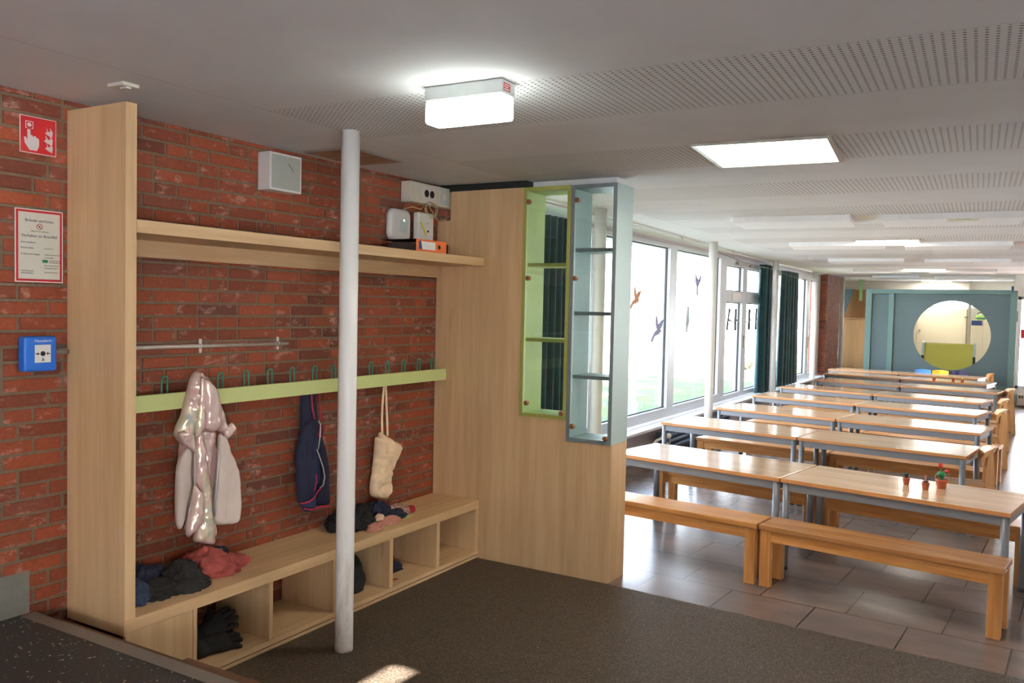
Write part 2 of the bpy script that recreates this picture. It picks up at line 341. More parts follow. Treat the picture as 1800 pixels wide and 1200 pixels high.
# ------------------------------------------------------------------ mesh helpers
def link(name, me, mat=None, parent=None):
    o = D.objects.new(name, me); COL.objects.link(o)
    if mat is not None:
        for mm in (mat if isinstance(mat, (list, tuple)) else [mat]): me.materials.append(M[mm] if isinstance(mm, str) else mm)
    if parent is not None: o.parent = parent
    return o
def tag(o, label=None, cat=None, group=None, kind=None):
    if label: o['label'] = label
    if cat: o['category'] = cat
    if group: o['group'] = group
    if kind: o['kind'] = kind
    return o
def thing(name, label, cat, loc=(0, 0, 0), rz=0.0, group=None):
    o = D.objects.new(name, None); COL.objects.link(o)
    o.location = loc; o.rotation_euler = (0, 0, rz); o.empty_display_size = 0.05
    return tag(o, label, cat, group)
class MB:
    """Collects shapes in one bmesh."""
    def __init__(s): s.bm = bmesh.new(); s.mi = 0
    def _set(s, faces, smooth=False):
        for f in faces: f.material_index = s.mi; f.smooth = smooth
    def box(s, lo, hi, bev=0.0, seg=2, mtx=None):
        x0, y0, z0 = lo; x1, y1, z1 = hi
        vs = [s.bm.verts.new(p) for p in ((x0, y0, z0), (x1, y0, z0), (x1, y1, z0), (x0, y1, z0), (x0, y0, z1), (x1, y0, z1), (x1, y1, z1), (x0, y1, z1))]
        fs = [s.bm.faces.new([vs[i] for i in q]) for q in ((0, 3, 2, 1), (4, 5, 6, 7), (0, 1, 5, 4), (1, 2, 6, 5), (2, 3, 7, 6), (3, 0, 4, 7))]
        s._set(fs)
        if bev > 0:
            ed = list({e for f in fs for e in f.edges})
            r = bmesh.ops.bevel(s.bm, geom=ed, offset=bev, segments=seg, profile=0.5, affect='EDGES', clamp_overlap=True)
            s._set(r['faces'])
            vs = list({v for f in fs + r['faces'] if f.is_valid for v in f.verts} | {v for v in vs if v.is_valid})
        if mtx is not None: bmesh.ops.transform(s.bm, matrix=mtx, verts=[v for v in vs if v.is_valid])
        return s
    def ring_loft(s, rings, cap=True, smooth=True, closed=False):
        vr = [[s.bm.verts.new(p) for p in r] for r in rings]
        n = len(vr[0]); fs = []
        rng = range(len(vr)) if closed else range(len(vr) - 1)
        for i in rng:
            a, b = vr[i], vr[(i + 1) % len(vr)]
            for j in range(n):
                k = (j + 1) % n
                fs.append(s.bm.faces.new((a[j], a[k], b[k], b[j])))
        s._set(fs, smooth)
        if cap and not closed:
            c = [s.bm.faces.new(list(reversed(vr[0]))), s.bm.faces.new(vr[-1])]
            s._set(c, False)
        return s
    def tube(s, pts, r, n=10, smooth=True, radii=None):
        pts = [Vector(p) for p in pts]
        rings = []
        up = None
        for i, p in enumerate(pts):
            t = (pts[min(i + 1, len(pts) - 1)] - pts[max(i - 1, 0)]).normalized()
            if up is None:
                a = Vector((0, 0, 1)) if abs(t.z) < 0.9 else Vector((1, 0, 0))
                up = (a - t * a.dot(t)).normalized()
            else:
                up = (up - t * up.dot(t)).normalized()
            sd = t.cross(up)
            rr_ = radii[i] if radii else r
            rings.append([p + rr_ * (math.cos(2 * PI * j / n) * up + math.sin(2 * PI * j / n) * sd) for j in range(n)])
        return s.ring_loft(rings, True, smooth)
    def lathe(s, prof, c=(0, 0, 0), n=24, smooth=True, mtx=None):
        rings = [[Vector((c[0] + r * math.cos(2 * PI * j / n), c[1] + r * math.sin(2 * PI * j / n), c[2] + z)) for j in range(n)] for r, z in prof]
        if mtx is not None: rings = [[mtx @ p for p in rg] for rg in rings]
        return s.ring_loft(rings, True, smooth)
    def prism(s, poly, axis, a, b, smooth=False):
        """Extrudes a 2D polygon along axis ('x','y','z') between a and b."""
        def P(u, v, t): return {'x': (t, u, v), 'y': (u, t, v), 'z': (u, v, t)}[axis]
        va = [s.bm.verts.new(P(u, v, a)) for u, v in poly]; vb = [s.bm.verts.new(P(u, v, b)) for u, v in poly]
        n = len(poly)
        fs = [s.bm.faces.new(va), s.bm.faces.new(list(reversed(vb)))]
        s._set(fs)
        f2 = [s.bm.faces.new((va[i], vb[i], vb[(i + 1) % n], va[(i + 1) % n])) for i in range(n)]
        s._set(f2, smooth)
        return s
    def build(s, name, mat, parent=None, fix=True):
        if fix: bmesh.ops.recalc_face_normals(s.bm, faces=s.bm.faces[:])
        me = D.meshes.new(name); s.bm.to_mesh(me); s.bm.free()
        return link(name, me, mat, parent)
def box(name, lo, hi, mat, parent=None, bev=0.0): return MB().box(lo, hi, bev).build(name, mat, parent)
def struct(o): o['kind'] = 'structure'; return o
def copy_tree(o, parent=None):
    c = o.copy(); COL.objects.link(c)
    if parent is not None: c.parent = parent
    for ch in list(o.children): copy_tree(ch, c)
    return c
def text_mesh(name, body, size, mat, mtx, parent, align='CENTER', ext=0.0003, spacing=1.0):
    cu = D.curves.new('t', 'FONT'); cu.body = body; cu.size = size; cu.align_x = align; cu.align_y = 'CENTER'; cu.extrude = ext
    cu.space_line = spacing; cu.resolution_u = 3
    ob = D.objects.new('t', cu); COL.objects.link(ob)
    dg = bpy.context.evaluated_depsgraph_get(); dg.update()
    me = D.meshes.new_from_object(ob.evaluated_get(dg)); D.objects.remove(ob); D.curves.remove(cu)
    me.transform(mtx)
    me.materials.clear()
    return link(name, me, mat, parent)
def face_px(y, z, x):
    """Matrix of a text that reads from the +X side on a wall: text right = +Y, up = +Z."""
    return Matrix(((0, 0, 1, x), (1, 0, 0, y), (0, 1, 0, z), (0, 0, 0, 1)))

# ------------------------------------------------------------------ brick walls
def brick_wall(name, axis, plane, u0, u1, z0, z1, sgn, seed, flush=0.0):
    """Bricks of 240 x 52 mm in stretcher and header runs over a mortar bed."""
    r = random.Random(seed)
    bm = bmesh.new()
    lay = bm.faces.layers.float.new('tone')
    def P(u, z, d): return (plane + sgn * d, u, z) if axis == 'x' else (u, plane + sgn * d, z)
    def quad(ps, mi, tone):
        f = bm.faces.new([bm.verts.new(p) for p in ps]); f.material_index = mi; f[lay] = tone
    k = 0
    z = z0
    joint = 0.0105
    while z < z1 - 0.01:
        zt = min(z + 0.052, z1)
        u = u0 - r.choice((0.0, 0.0625, 0.125, 0.1875, 0.25))
        last = 0
        while u < u1:
            hd = (r.random() < 0.42) if last < 2 else True
            ln = 0.1145 if hd else 0.2395
            last = 0 if hd else last + 1
            a, b_ = max(u, u0), min(u + ln, u1)
            if b_ - a > 0.02:
                d = 0.006 + r.uniform(-0.0012, 0.0015); c = 0.0028
                tn = min(1, max(0, r.gauss(0.5, 0.22)))
                j = [r.uniform(-0.0016, 0.0016) for _ in range(8)]
                o4 = [P(a, z, 0), P(b_, z, 0), P(b_, zt, 0), P(a, zt, 0)]
                i4 = [P(a + c + j[0], z + c + j[1], d), P(b_ - c + j[2], z + c + j[3], d), P(b_ - c + j[4], zt - c + j[5], d), P(a + c + j[6], zt - c + j[7], d)]
                quad(i4, 0, tn)
                for q in range(4): quad([o4[q], o4[(q + 1) % 4], i4[(q + 1) % 4], i4[q]], 0, tn)
            u += ln + joint
        z += 0.0625; k += 1
    quad([P(u0, z0, 0.0016), P(u1, z0, 0.0016), P(u1, z1, 0.0016), P(u0, z1, 0.0016)], 1, 0.5)
    quad([P(u0, z0, -0.2), P(u0, z1, -0.2), P(u1, z1, -0.2), P(u1, z0, -0.2)], 1, 0.5)
    for (ua, za, ub, zb) in ((u0, z0, u1, z0), (u1, z0, u1, z1), (u1, z1, u0, z1), (u0, z1, u0, z0)):
        quad([P(ua, za, 0.0016), P(ua, za, -0.2), P(ub, zb, -0.2), P(ub, zb, 0.0016)], 1, 0.5)
    bmesh.ops.remove_doubles(bm, verts=bm.verts[:], dist=0.00001)
    bmesh.ops.recalc_face_normals(bm, faces=bm.faces[:])
    me = D.meshes.new(name); bm.to_mesh(me); bm.free()
    return struct(link(name, me, ['brick', 'mortar']))
ZC = 2.52
wl = brick_wall('wall_left', 'x', -3.45, -4.0, 5.0, 0.0, ZC, 1, 3)
box('cement_patch', (-3.452, 1.4, 0.40), (-3.441, 1.975, 0.575), 'concrete', wl)
brick_wall('wall_left_pier', 'x', -3.405, 18.80, 20.32, 0.0, ZC, 1, 5)
brick_wall('wall_left_pier_front', 'y', 18.795, -3.75, -3.40, 0.0, ZC, -1, 6)

# ------------------------------------------------------------------ room shell
struct(box('floor', (-4.2, -4.35, -0.15), (3.1, 22.8, 0.0), 'tile'))
struct(box('ceiling', (-4.3, -4.4, ZC), (3.2, 23.0, ZC + 0.18), 'ceiling'))
wm = MB()
wm.box((-3.75, 5.0, 0.0), (-3.545, 18.8, 0.40)); wm.box((-3.75, 5.0, 2.485), (-3.545, 18.8, ZC))
wm.box((-3.75, 4.98, 0.40), (-3.50, 5.06, 2.485))
struct(wm.build('wall_left_windows', 'plaster'))
wr = MB()   # end wall of the aisle with an added slit that shapes the sun patch on the mat
wr.box((2.9, -4.2, 0), (3.1, -3.4, ZC)); wr.box((2.9, -3.4, 2.15), (3.1, -0.8, ZC)); wr.box((2.9, -0.8, 0), (3.1, 2.3, ZC)); wr.box((3.1, -4.4, 2.4), (8.6, 0.6, ZC)); wr.box((2.9, 3.13, 0), (3.1, 19.2, ZC)); wr.box((2.9, 2.3, 0), (3.1, 3.13, 2.235)); wr.box((2.9, 2.3, 2.335), (3.1, 3.13, ZC))  # the slab reaching outside is an added canopy that blocks the sun
struct(wr.build('wall_right', 'white_wall'))
wb = MB()
wb.box((-3.75, -4.35, 0), (-0.9, -4.15, ZC)); wb.box((0.9, -4.35, 0), (3.1, -4.15, ZC)); wb.box((-0.9, -4.35, 0), (0.9, -4.15, 1.2)); wb.box((-0.9, -4.35, 2.2), (0.9, -4.15, ZC))
struct(wb.build('wall_rear', 'white_wall'))
wf = MB()   # short end wall beside the booth with a window opening
wf.box((0.06, 19.0, 0.0), (3.1, 19.2, 0.33)); wf.box((0.06, 19.0, 2.10), (3.1, 19.2, ZC)); wf.box((2.7, 19.0, 0.33), (3.1, 19.2, 2.10))
wf.box((0.0, 19.0, 0.0), (0.06, 22.7, ZC))
struct(wf.build('wall_front', 'white_wall'))
wg = MB()   # far wall of the back room, clerestory over the door
wg.box((-4.2, 22.62, 0), (-2.06, 22.8, ZC)); wg.box((-2.06, 22.62, 2.27), (0.06, 22.8, ZC)); wg.box((-0.95, 22.62, 0), (0.06, 22.8, 1.88))
wg.box((-4.2, 20.32, 0), (-4.05, 20.9, ZC)); wg.box((-4.2, 21.6, 0), (-4.05, 22.8, ZC)); wg.box((-4.2, 20.9, 0), (-4.05, 21.6, 0.5)); wg.box((-4.2, 20.9, 2.3), (-4.05, 21.6, ZC)); wg.box((-4.2, 20.2, 0), (-3.61, 20.32, ZC)); wg.box((-3.75, 18.8, 0), (-3.61, 20.2, ZC))
struct(wg.build('wall_front_back_room', 'white_wall'))

# entrance mat and its metal edge
RM = Matrix.Rotation(math.radians(-4.1), 4, 'Z')
mt = MB()
mt.prism([(-3.10, 2.0), (2.9, 2.0), (2.9, 4.425), (-2.04, 4.775), (-3.10, 4.775)], 'z', -0.02, 0.004)
tag(mt.build('entrance_mat', 'mat'), 'dark brown coarse entrance mat covering the floor in front of the cloakroom bench', 'mat')

# raised landing at the near corner
struct(box('floor_landing', (-3.44, -4.15, 0.0), (-1.1, 1.93, 0.40), 'landing'))
struct(box('trim_1', (-3.44, 1.93, 0.0), (-1.1, 2.0, 0.398), 'nosing', None, 0.004))
struct(box('trim_2', (-3.44, 2.0, 0.0), (-1.1, 2.10, 0.342), 'dark_wood', None, 0.003))
struct(box('trim_3', (-2.655, 2.10, 0.0), (-1.1, 2.13, 0.340), 'dark_wood', None, 0.003))

# ------------------------------------------------------------------ windows of the garden side
GX = -3.60
def window(n, parts, panes, sashes=()):
    """parts: frame boxes (y0,y1,z0,z1), panes: (y0,y1,z0,z1)."""
    f = MB()
    for (y0, y1, z0, z1) in parts: f.box((GX - 0.045, y0, z0), (GX + 0.055, y1, z1), 0.006)
    fo = struct(f.build('window_%d' % n, 'white_frame'))
    g = MB()
    for (y0, y1, z0, z1) in panes:
        for q in ((y0, y0 + 0.012, z0, z1), (y1 - 0.012, y1, z0, z1), (y0, y1, z0, z0 + 0.012), (y0, y1, z1 - 0.012, z1)):
            g.box((GX - 0.01, q[0], q[2]), (GX + 0.012, q[1], q[3]))
    g.build('gasket', 'gasket', fo)
    for (y0, y1, z0, z1) in panes: box('pane', (GX - 0.003, y0, z0), (GX + 0.003, y1, z1), 'glass', fo)
    return fo
zb, zt = 0.42, 2.485
window(1, [(5.06, 11.86, zb, 0.53), (5.06, 11.86, 2.44, zt), (5.06, 5.16, 0.53, 2.44), (7.50, 7.66, 0.53, 2.44), (9.70, 9.93, 0.53, 2.44), (11.72, 11.86, 0.53, 2.44)],
       [(5.16, 7.5, 0.53, 2.44), (7.66, 9.70, 0.53, 2.44), (9.93, 11.72, 0.53, 2.44)])
w2 = window(2, [(11.86, 14.35, zb, 0.49), (11.86, 14.35, 2.36, zt), (11.86, 12.02, 0.49, 2.36), (12.86, 13.10, 0.49, 2.36), (14.03, 14.35, 0.49, 2.36), (12.02, 12.86, 1.83, 2.00), (13.10, 14.03, 1.83, 2.00)],
       [(12.02, 12.86, 0.49, 1.83), (13.10, 14.03, 0.49, 1.83), (12.02, 12.86, 2.0, 2.36), (13.10, 14.03, 2.0, 2.36)])
box('handle', (GX + 0.055, 12.955, 1.15), (GX + 0.085, 12.985, 1.34), 'alu', w2, 0.006)
box('closer', (GX + 0.055, 12.45, 2.385), (GX + 0.10, 12.95, 2.43), 'alu', w2, 0.006)
box('closer', (GX + 0.055, 13.15, 2.385), (GX + 0.09, 13.55, 2.42), 'alu', w2, 0.006)
box('door_plate', (GX + 0.052, 12.3, 1.86), (GX + 0.066, 12.74, 1.975), 'white_plastic', w2, 0.004)
w3 = window(3, [(14.35, 18.8, zb, 0.50), (14.35, 18.8, 2.36, zt), (14.35, 14.52, 0.50, 2.36), (17.5, 17.75, 0.50, 2.36), (18.45, 18.8, 0.50, 2.36)],
       [(14.52, 17.5, 0.50, 2.36), (17.75, 18.45, 0.50, 2.36)])
box('handle', (GX + 0.055, 17.62, 1.0), (GX + 0.085, 17.66, 1.22), 'alu', w3, 0.006)
tag(box('window_sill', (GX + 0.02, 5.06, 0.37), (-3.36, 18.8, 0.402), 'sill', None, 0.006), kind='structure')

# right end window, rear window, clerestory
def window_y(n, y, x0, x1, z0, z1, muls):
    f = MB()
    t = 0.06
    for q in ((x0, x1, z0, z0 + t), (x0, x1, z1 - t, z1), (x0, x0 + t, z0, z1), (x1 - t, x1, z0, z1)) + tuple((mx - 0.03, mx + 0.03, z0, z1) for mx in muls):
        f.box((q[0], y - 0.03, q[2]), (q[1], y + 0.03, q[3]), 0.004)
    fo = struct(f.build('window_%d' % n, 'white_frame'))
    xs = [x0 + t] + [v for mx in muls for v in (mx - 0.03, mx + 0.03)] + [x1 - t]
    for i in range(0, len(xs), 2): box('pane', (xs[i], y - 0.003, z0 + t), (xs[i + 1], y + 0.003, z1 - t), 'glass', fo)
    return fo
w4 = window_y(4, 19.08, 0.06, 2.7, 0.33, 2.10, (1.4,))
window_y(5, -4.25, -0.9, 0.9, 1.2, 2.2, (0.0,))
window_y(6, 22.70, -2.06, 0.02, 1.88, 2.27, ())
f = MB(); f.box((2.99, 2.3, 2.235), (3.01, 3.13, 2.242)); f.box((2.99, 2.3, 2.328), (3.01, 3.13, 2.335)); f.box((2.99, 2.3, 2.242), (3.01, 2.31, 2.328)); f.box((2.99, 3.12, 2.242), (3.01, 3.13, 2.328))
w7 = struct(f.build('window_7', 'white_frame')); box('pane', (2.998, 2.31, 2.242), (3.002, 3.12, 2.328), 'glass', w7)  # added unseen slit that casts the sun patch on the mat
def window_x(n, x, y0, y1, z0, z1, muls):
    f = MB(); t = 0.06
    for q in ((y0, y1, z0, z0 + t), (y0, y1, z1 - t, z1), (y0, y0 + t, z0 + t, z1 - t), (y1 - t, y1, z0 + t, z1 - t)) + tuple((my - 0.03, my + 0.03, z0 + t, z1 - t) for my in muls):
        f.box((x - 0.03, q[0], q[2]), (x + 0.03, q[1], q[3]))
    fo = struct(f.build('window_%d' % n, 'white_frame'))
    ys = [y0 + t] + [v for my in muls for v in (my - 0.03, my + 0.03)] + [y1 - t]
    for i in range(0, len(ys), 2): box('pane', (x - 0.003, ys[i], z0 + t), (x + 0.003, ys[i + 1], z1 - t), 'glass', fo)
    return fo
window_x(8, 3.0, -3.4, -0.8, 0.0, 2.15, (-2.1,))
window_x(9, -4.12, 20.9, 21.6, 0.5, 2.3, ())  # added unseen window that brightens the far column and cupboard

# ------------------------------------------------------------------ columns
def column(x, y, label, r=0.05):
    t = MB()
    n = 40
    prof = [(r * 1.0, 0.0), (r, 0.02), (r, 1.2), (r, ZC)]
    t.lathe(prof, (x, y, 0), 28)
    o = t.build('steel_column', 'white_paint')
    return tag(o, label, 'column', 'white steel columns')
m, nt, b = new_mat('scuffed_white_paint')
sx = nt.nodes.new('ShaderNodeSeparateXYZ'); tc = nt.nodes.new('ShaderNodeTexCoord'); L(nt, tc.outputs['Object'], sx.inputs[0])
low = math_n(nt, 'MULTIPLY', math_n(nt, 'LESS_THAN', sx.outputs['Z'], 0.75), math_n(nt, 'SUBTRACT', 1.0, math_n(nt, 'DIVIDE', sx.outputs['Z'], 0.75)))
st = math_n(nt, 'MULTIPLY', low, ramp(nt, noise_n(nt, coords(nt, (1, 1, 0.25)), 22, 5, 0.7), [(0.45, (0, 0, 0)), (0.68, (1, 1, 1))]))
L(nt, mixc(nt, st, srgb(234, 230, 224), srgb(186, 170, 154)), b.inputs['Base Color']); b.inputs['Roughness'].default_value = 0.3
M['scuffed'] = m
c1 = column(-2.762, 3.128, 'round white column with scuffed foot standing on the brown entrance mat', 0.0445)
c1.data.materials[0] = M['scuffed']
column(-2.965, 6.43, 'white column seen through the glass of the grey-blue display case')
column(-3.108, 9.946, 'white column in front of the post between the bird window and the double casement')
column(-3.27, 13.72, 'white column between the two dark teal curtains beyond the casement')
column(-3.42, 17.6, 'white column just before the brick pier, beside the last window')
column(-3.365, 20.39, 'white column standing between the brick pier and the far wooden cupboard')

# ------------------------------------------------------------------ cloakroom furniture
# end panel: stands on the seat board, its outer face runs down past it
ep = MB()
ep.prism([(2.135, 0.33), (2.1395, 0.33), (2.1395, 0.3935), (2.185, 0.3935), (2.185, 2.476), (2.135, 2.476)], 'x', -3.438, -3.05)
tag(ep.build('end_panel', 'larch_z'), 'tall pale larch end panel standing by the landing at the cloakroom bench', 'panel')
t = thing('cloakroom_bench', 'long pale wood cloakroom bench with open shoe cubbies along the brick wall', 'bench', (0, 0, 0))
box('seat_board', (-3.438, 2.14, 0.340), (-3.05, 4.785, 0.393), 'larch_y', t, 0.0015)
box('front_panel', (-3.068, 2.142, 0.03), (-3.052, 2.471, 0.339), 'larch_z', t)
for y0, y1 in ((2.475, 2.495), (2.918, 2.942), (3.370, 3.398), (3.842, 3.873), (4.306, 4.338), (4.757, 4.785)):
    box('divider', (-3.43, y0, 0.056), (-3.053, y1, 0.339), 'larch_z', t)
box('cubby_floor', (-3.43, 2.15, 0.030), (-3.05, 4.785, 0.055), 'larch_y', t)
box('plinth', (-3.40, 2.15, 0.005), (-3.055, 4.785, 0.022), 'larch_y', t)
box('shadow_gap', (-3.40, 2.16, 0.021), (-3.066, 4.784, 0.031), 'black', t)
t = thing('coat_shelf', 'pale wood shelf on the brick wall above the coat hooks', 'shelf')
box('shelf_board', (-3.438, 2.186, 1.965), (-3.05, 4.786, 2.018), 'larch_y', t, 0.0015)
box('cleat', (-3.438, 2.186, 1.888), (-3.410, 4.786, 1.965), 'larch_y', t)
box('screw_cap', (-3.41, 2.43, 1.925), (-3.406, 2.44, 1.935), 'chrome', t)
t = thing('coat_rail', 'lime green coat rail with green wire hooks on the brick wall', 'coat rail')
rb = MB(); rb.box((-3.362, 2.187, 1.190), (-3.339, 4.786, 1.266), 0.0015)
for y in (2.25, 3.1, 3.95, 4.72): rb.box((-3.442, y, 1.2), (-3.362, y + 0.05, 1.25))
rb.build('rail_board', 'lime_paint', t)
HK = [2.40, 2.565, 2.725, 2.887, 3.052, 3.213, 3.374, 3.546, 3.70, 3.866, 4.033, 4.189, 4.352, 4.517, 4.672]
hk = MB()
def hook_mesh():
    k = MB(); R_, H = 0.0155, 0.118
    pts = [(0.012, -R_, -0.03), (0.004, -R_, 0.0), (0, -R_, H - R_)] + [(0.006 * math.sin(a), -R_ * math.cos(a), H - R_ + R_ * math.sin(a)) for a in [PI * i / 8 for i in range(1, 8)]] + [(0, R_, H - R_), (0.004, R_, 0.0), (0.012, R_, -0.03)]
    k.tube(pts, 0.0045, 8)
    k.box((-0.012, -0.018, -0.035), (0.012, 0.018, 0.006), 0.002)
    return k
h0 = hook_mesh().build('hook', 'green_wire', t); h0.location = (-3.376, HK[0], 1.225)
for y in HK[1:]:
    c = h0.copy(); COL.objects.link(c); c.location = (-3.376, y, 1.225)

# conduit on the wall
t = thing('wall_conduit', 'thin bare metal conduit pipe clipped along the brick wall above the hooks', 'pipe')
MB().tube([(-3.437, 2.10, 1.474), (-3.437, 2.60, 1.475), (-3.437, 3.40, 1.470)], 0.0105, 12).build('tube', 'chrome', t)
for y in (2.82, 3.33):
    k = MB(); k.box((-3.444, y - 0.008, 1.44), (-3.440, y + 0.008, 1.508)); k.tube([(-3.437, y - 0.006, 1.4735), (-3.437, y + 0.006, 1.4735)], 0.0125, 12)
    k.lathe([(0.005, 0), (0.005, 0.004)], (0, 0, 0), 8, True, Matrix.Translation((-3.440, y, 1.450)) @ Matrix.Rotation(PI / 2, 4, 'Y'))
    k.lathe([(0.005, 0), (0.005, 0.004)], (0, 0, 0), 8, True, Matrix.Translation((-3.440, y, 1.499)) @ Matrix.Rotation(PI / 2, 4, 'Y'))
    k.build('clip', 'chrome', t)

# ------------------------------------------------------------------ room divider with display cases
PY0, PY1 = 4.79, 5.03
dv = MB()
dv.prism([(-3.438, 0.0), (-2.098, 0.0), (-2.098, 0.858), (-2.412, 0.858), (-2.412, 0.988), (-2.757, 0.988), (-2.757, 2.470), (-3.330, 2.470), (-3.330, 2.276), (-3.438, 2.276)], 'y', PY0, PY1)
tag(dv.build('room_divider', 'larch_z'), 'large pale larch room divider panel that holds the two display cases', 'divider')
tag(box('added_gap_filler', (-3.438, PY0 + 0.03, 2.4755), (-2.757, PY1 - 0.03, 2.5195), 'black'), 'added black strip standing in for shade in the gap between the divider top and the ceiling', 'strip')  # added: black stands in for shade and stops light leaking over the divider
tag(box('added_gap_filler', (-2.757, PY0 + 0.12, 2.4755), (-2.16, PY1 - 0.02, 2.5195), 'slab'), 'added pale strip filling the gap between the tops of the display cases and the ceiling', 'strip')  # added filler against the light leak, set back to fall into shade
def display_case(label, x0, x1, z0, z1, shelves, knobs, inner, edge):
    t = thing('display_case', label, 'display case', (0, 0, 0), 0, 'display cases in the room divider')
    th = 0.024
    k = MB()
    ya, yb_ = PY0 - 0.006, PY1 + 0.006
    k.mi = 0
    for lo, hi in (((x0, ya + 0.004, z0), (x0 + th, yb_, z1)), ((x1 - th, ya + 0.004, z0), (x1, yb_, z1)), ((x0 + th, ya + 0.004, z0), (x1 - th, yb_, z0 + th)), ((x0 + th, ya + 0.004, z1 - th), (x1 - th, yb_, z1))): k.box(lo, hi)
    k.mi = 1
    for lo, hi in (((x0, ya, z0), (x0 + th, ya + 0.004, z1)), ((x1 - th, ya, z0), (x1, ya + 0.004, z1)), ((x0 + th, ya, z0), (x1 - th, ya + 0.004, z0 + th)), ((x0 + th, ya, z1 - th), (x1 - th, ya + 0.004, z1))): k.box(lo, hi)
    k.build('frame', [inner, edge], t)
    for z in shelves:
        s = MB(); s.box((x0 + th, ya + 0.034, z - 0.011), (x1 - th, yb_, z + 0.011)); s.mi = 1; s.box((x0 + th, ya + 0.030, z - 0.011), (x1 - th, ya + 0.034, z + 0.011))
        s.build('shelf', [inner, edge], t)
    g = box('glass_pane', (x0 + th + 0.002, ya + 0.014, z0 + th + 0.002), (x1 - th - 0.002, ya + 0.020, z1 - th - 0.002), 'case_glass', t)
    for (x, z) in knobs:
        q = MB(); q.lathe([(0.015, 0), (0.018, 0.003), (0.018, 0.022), (0.014, 0.026)], (0, 0, 0), 6, False, Matrix.Translation((x, ya + 0.014, z)) @ Matrix.Rotation(PI / 2, 4, 'X'))
        q.build('knob', 'knob_wood', t)
    return t
display_case('lime green open-backed glass display case with two shelves', -2.755, -2.413, 0.990, 2.468, (1.972, 1.488),
             ((-2.717, 2.375), (-2.709, 1.885), (-2.702, 1.078), (-2.445, 1.030)), 'lime_case', 'olive_edge')
display_case('grey-blue open-backed glass display case with three shelves', -2.410, -2.100, 0.860, 2.466, (2.063, 1.667, 1.267),
             ((-2.372, 2.371), (-2.372, 1.885), (-2.368, 0.955), (-2.138, 0.899)), 'blue_case', 'slate_edge')

# ------------------------------------------------------------------ dining tables
def make_table(Lx, label, group):
    W, H = 0.67, 0.605
    t = thing('dining_table', label, 'table', (0, 0, 0), 0, group)
    k = MB(); k.mi = 1; k.box((-Lx, 0, H - 0.027), (0, W, H), 0.003, 2)
    for f_ in k.bm.faces:
        if f_.normal.z > 0.95 or f_.calc_center_median().z > H - 0.0005: f_.material_index = 0
    k.build('tabletop', ['beech_x', 'beech_edge'], t)
    k = MB(); za, zb_ = H - 0.082, H - 0.028
    k.box((-Lx + 0.03, 0.016, za), (-0.03, 0.038, zb_), 0.002); k.box((-Lx + 0.03, W - 0.038, za), (-0.03, W - 0.016, zb_), 0.002)
    k.box((-Lx + 0.016, 0.03, za), (-Lx + 0.038, W - 0.03, zb_), 0.002); k.box((-0.038, 0.03, za), (-0.016, W - 0.03, zb_), 0.002)
    k.build('frame', 'steel', t)
    for x in (-Lx + 0.03, -0.03):
        for y in (0.03, W - 0.03):
            lg = MB().lathe([(0.0235, 0.02), (0.0235, H - 0.028)], (x, y, 0), 16).build('leg', 'steel', t)
            MB().lathe([(0.022, 0.0), (0.0245, 0.004), (0.0245, 0.024)], (x, y, 0), 16).build('foot_cap', 'black_cap', lg)
    return t
ORD = ['first', 'second', 'third', 'fourth', 'fifth', 'sixth', 'seventh', 'eighth']
TG = 'dining tables in eight rows'
ROWS = [((-1.2914, 5.720), -10), ((-1.605, 7.698), -7.6), ((-1.5545, 9.3015), -8.5), ((-1.626, 10.99), -11), ((-1.635, 12.58), -11), ((-1.48, 14.36), -11), ((-1.65, 16.005), -11), ((-1.82, 17.40), -11.5)]
def tlabel(i, side):
    o = ORD[i]
    if side == 'aisle':
        if i == 0: return 'beech table in the first row carrying the three large potted plants'
        if i == 6: return 'aisle-side beech table in the seventh row with three tiny cactus pots'
        if i == 7: return 'aisle-side beech table in the last row before the coloured chairs'
        return 'aisle-side grey-legged beech table in the %s row from the divider' % o
    if i == 0: return 'bare beech table in the first row beside the room divider'
    if i == 7: return 'window-side beech table in the last row before the teal booth'
    return 'window-side grey-legged beech table in the %s row from the divider' % o
proto = make_table(1.335, tlabel(0, 'aisle'), TG)
for i, ((x, y), a) in enumerate(ROWS):
    ar = math.radians(a); dx, dy = math.cos(ar), math.sin(ar)
    for side, u in (('aisle', 1.340), ('window', -0.005)):
        o = proto if (i == 0 and side == 'aisle') else copy_tree(proto)
        o.location = (x + dx * u, y + dy * u, 0); o.rotation_euler = (0, 0, ar); o['label'] = tlabel(i, side)

# ------------------------------------------------------------------ benches
def make_bench(Lx, top, label, group):
    W, H = 0.262, 0.385
    t = thing('bench', label, 'bench', (0, 0, 0), 0, group)
    MB().box((-Lx, 0, H - 0.033), (0, W, H), 0.004).build('seat', top, t)
    k = MB(); k.box((-Lx + 0.045, 0.012, H - 0.100), (-0.045, 0.030, H - 0.0335)); k.box((-Lx + 0.045, W - 0.030, H - 0.100), (-0.045, W - 0.012, H - 0.0335))
    k.build('apron', 'bench_x', t)
    for x in (-Lx + 0.008, -0.076):
        for y in (0.006, W - 0.052):
            MB().box((x, y, 0), (x + 0.068, y + 0.046, H - 0.0335), 0.003).build('leg', 'bench_z', t)
    return t
BG = 'benches at the dining tables'
b0 = make_bench(1.335, 'oak_x', 'worn brown bench at the mat edge in front of the potted-plant table', BG)
b0.location = (0.010, 5.105, 0); b0.rotation_euler = (0, 0, math.radians(-8.0))
b1 = make_bench(1.335, 'bench_x', 'honey coloured bench beside the room divider before the bare first table', BG)
b1.location = (-1.325, 5.285, 0); b1.rotation_euler = (0, 0, math.radians(-7.0))
BEN = []
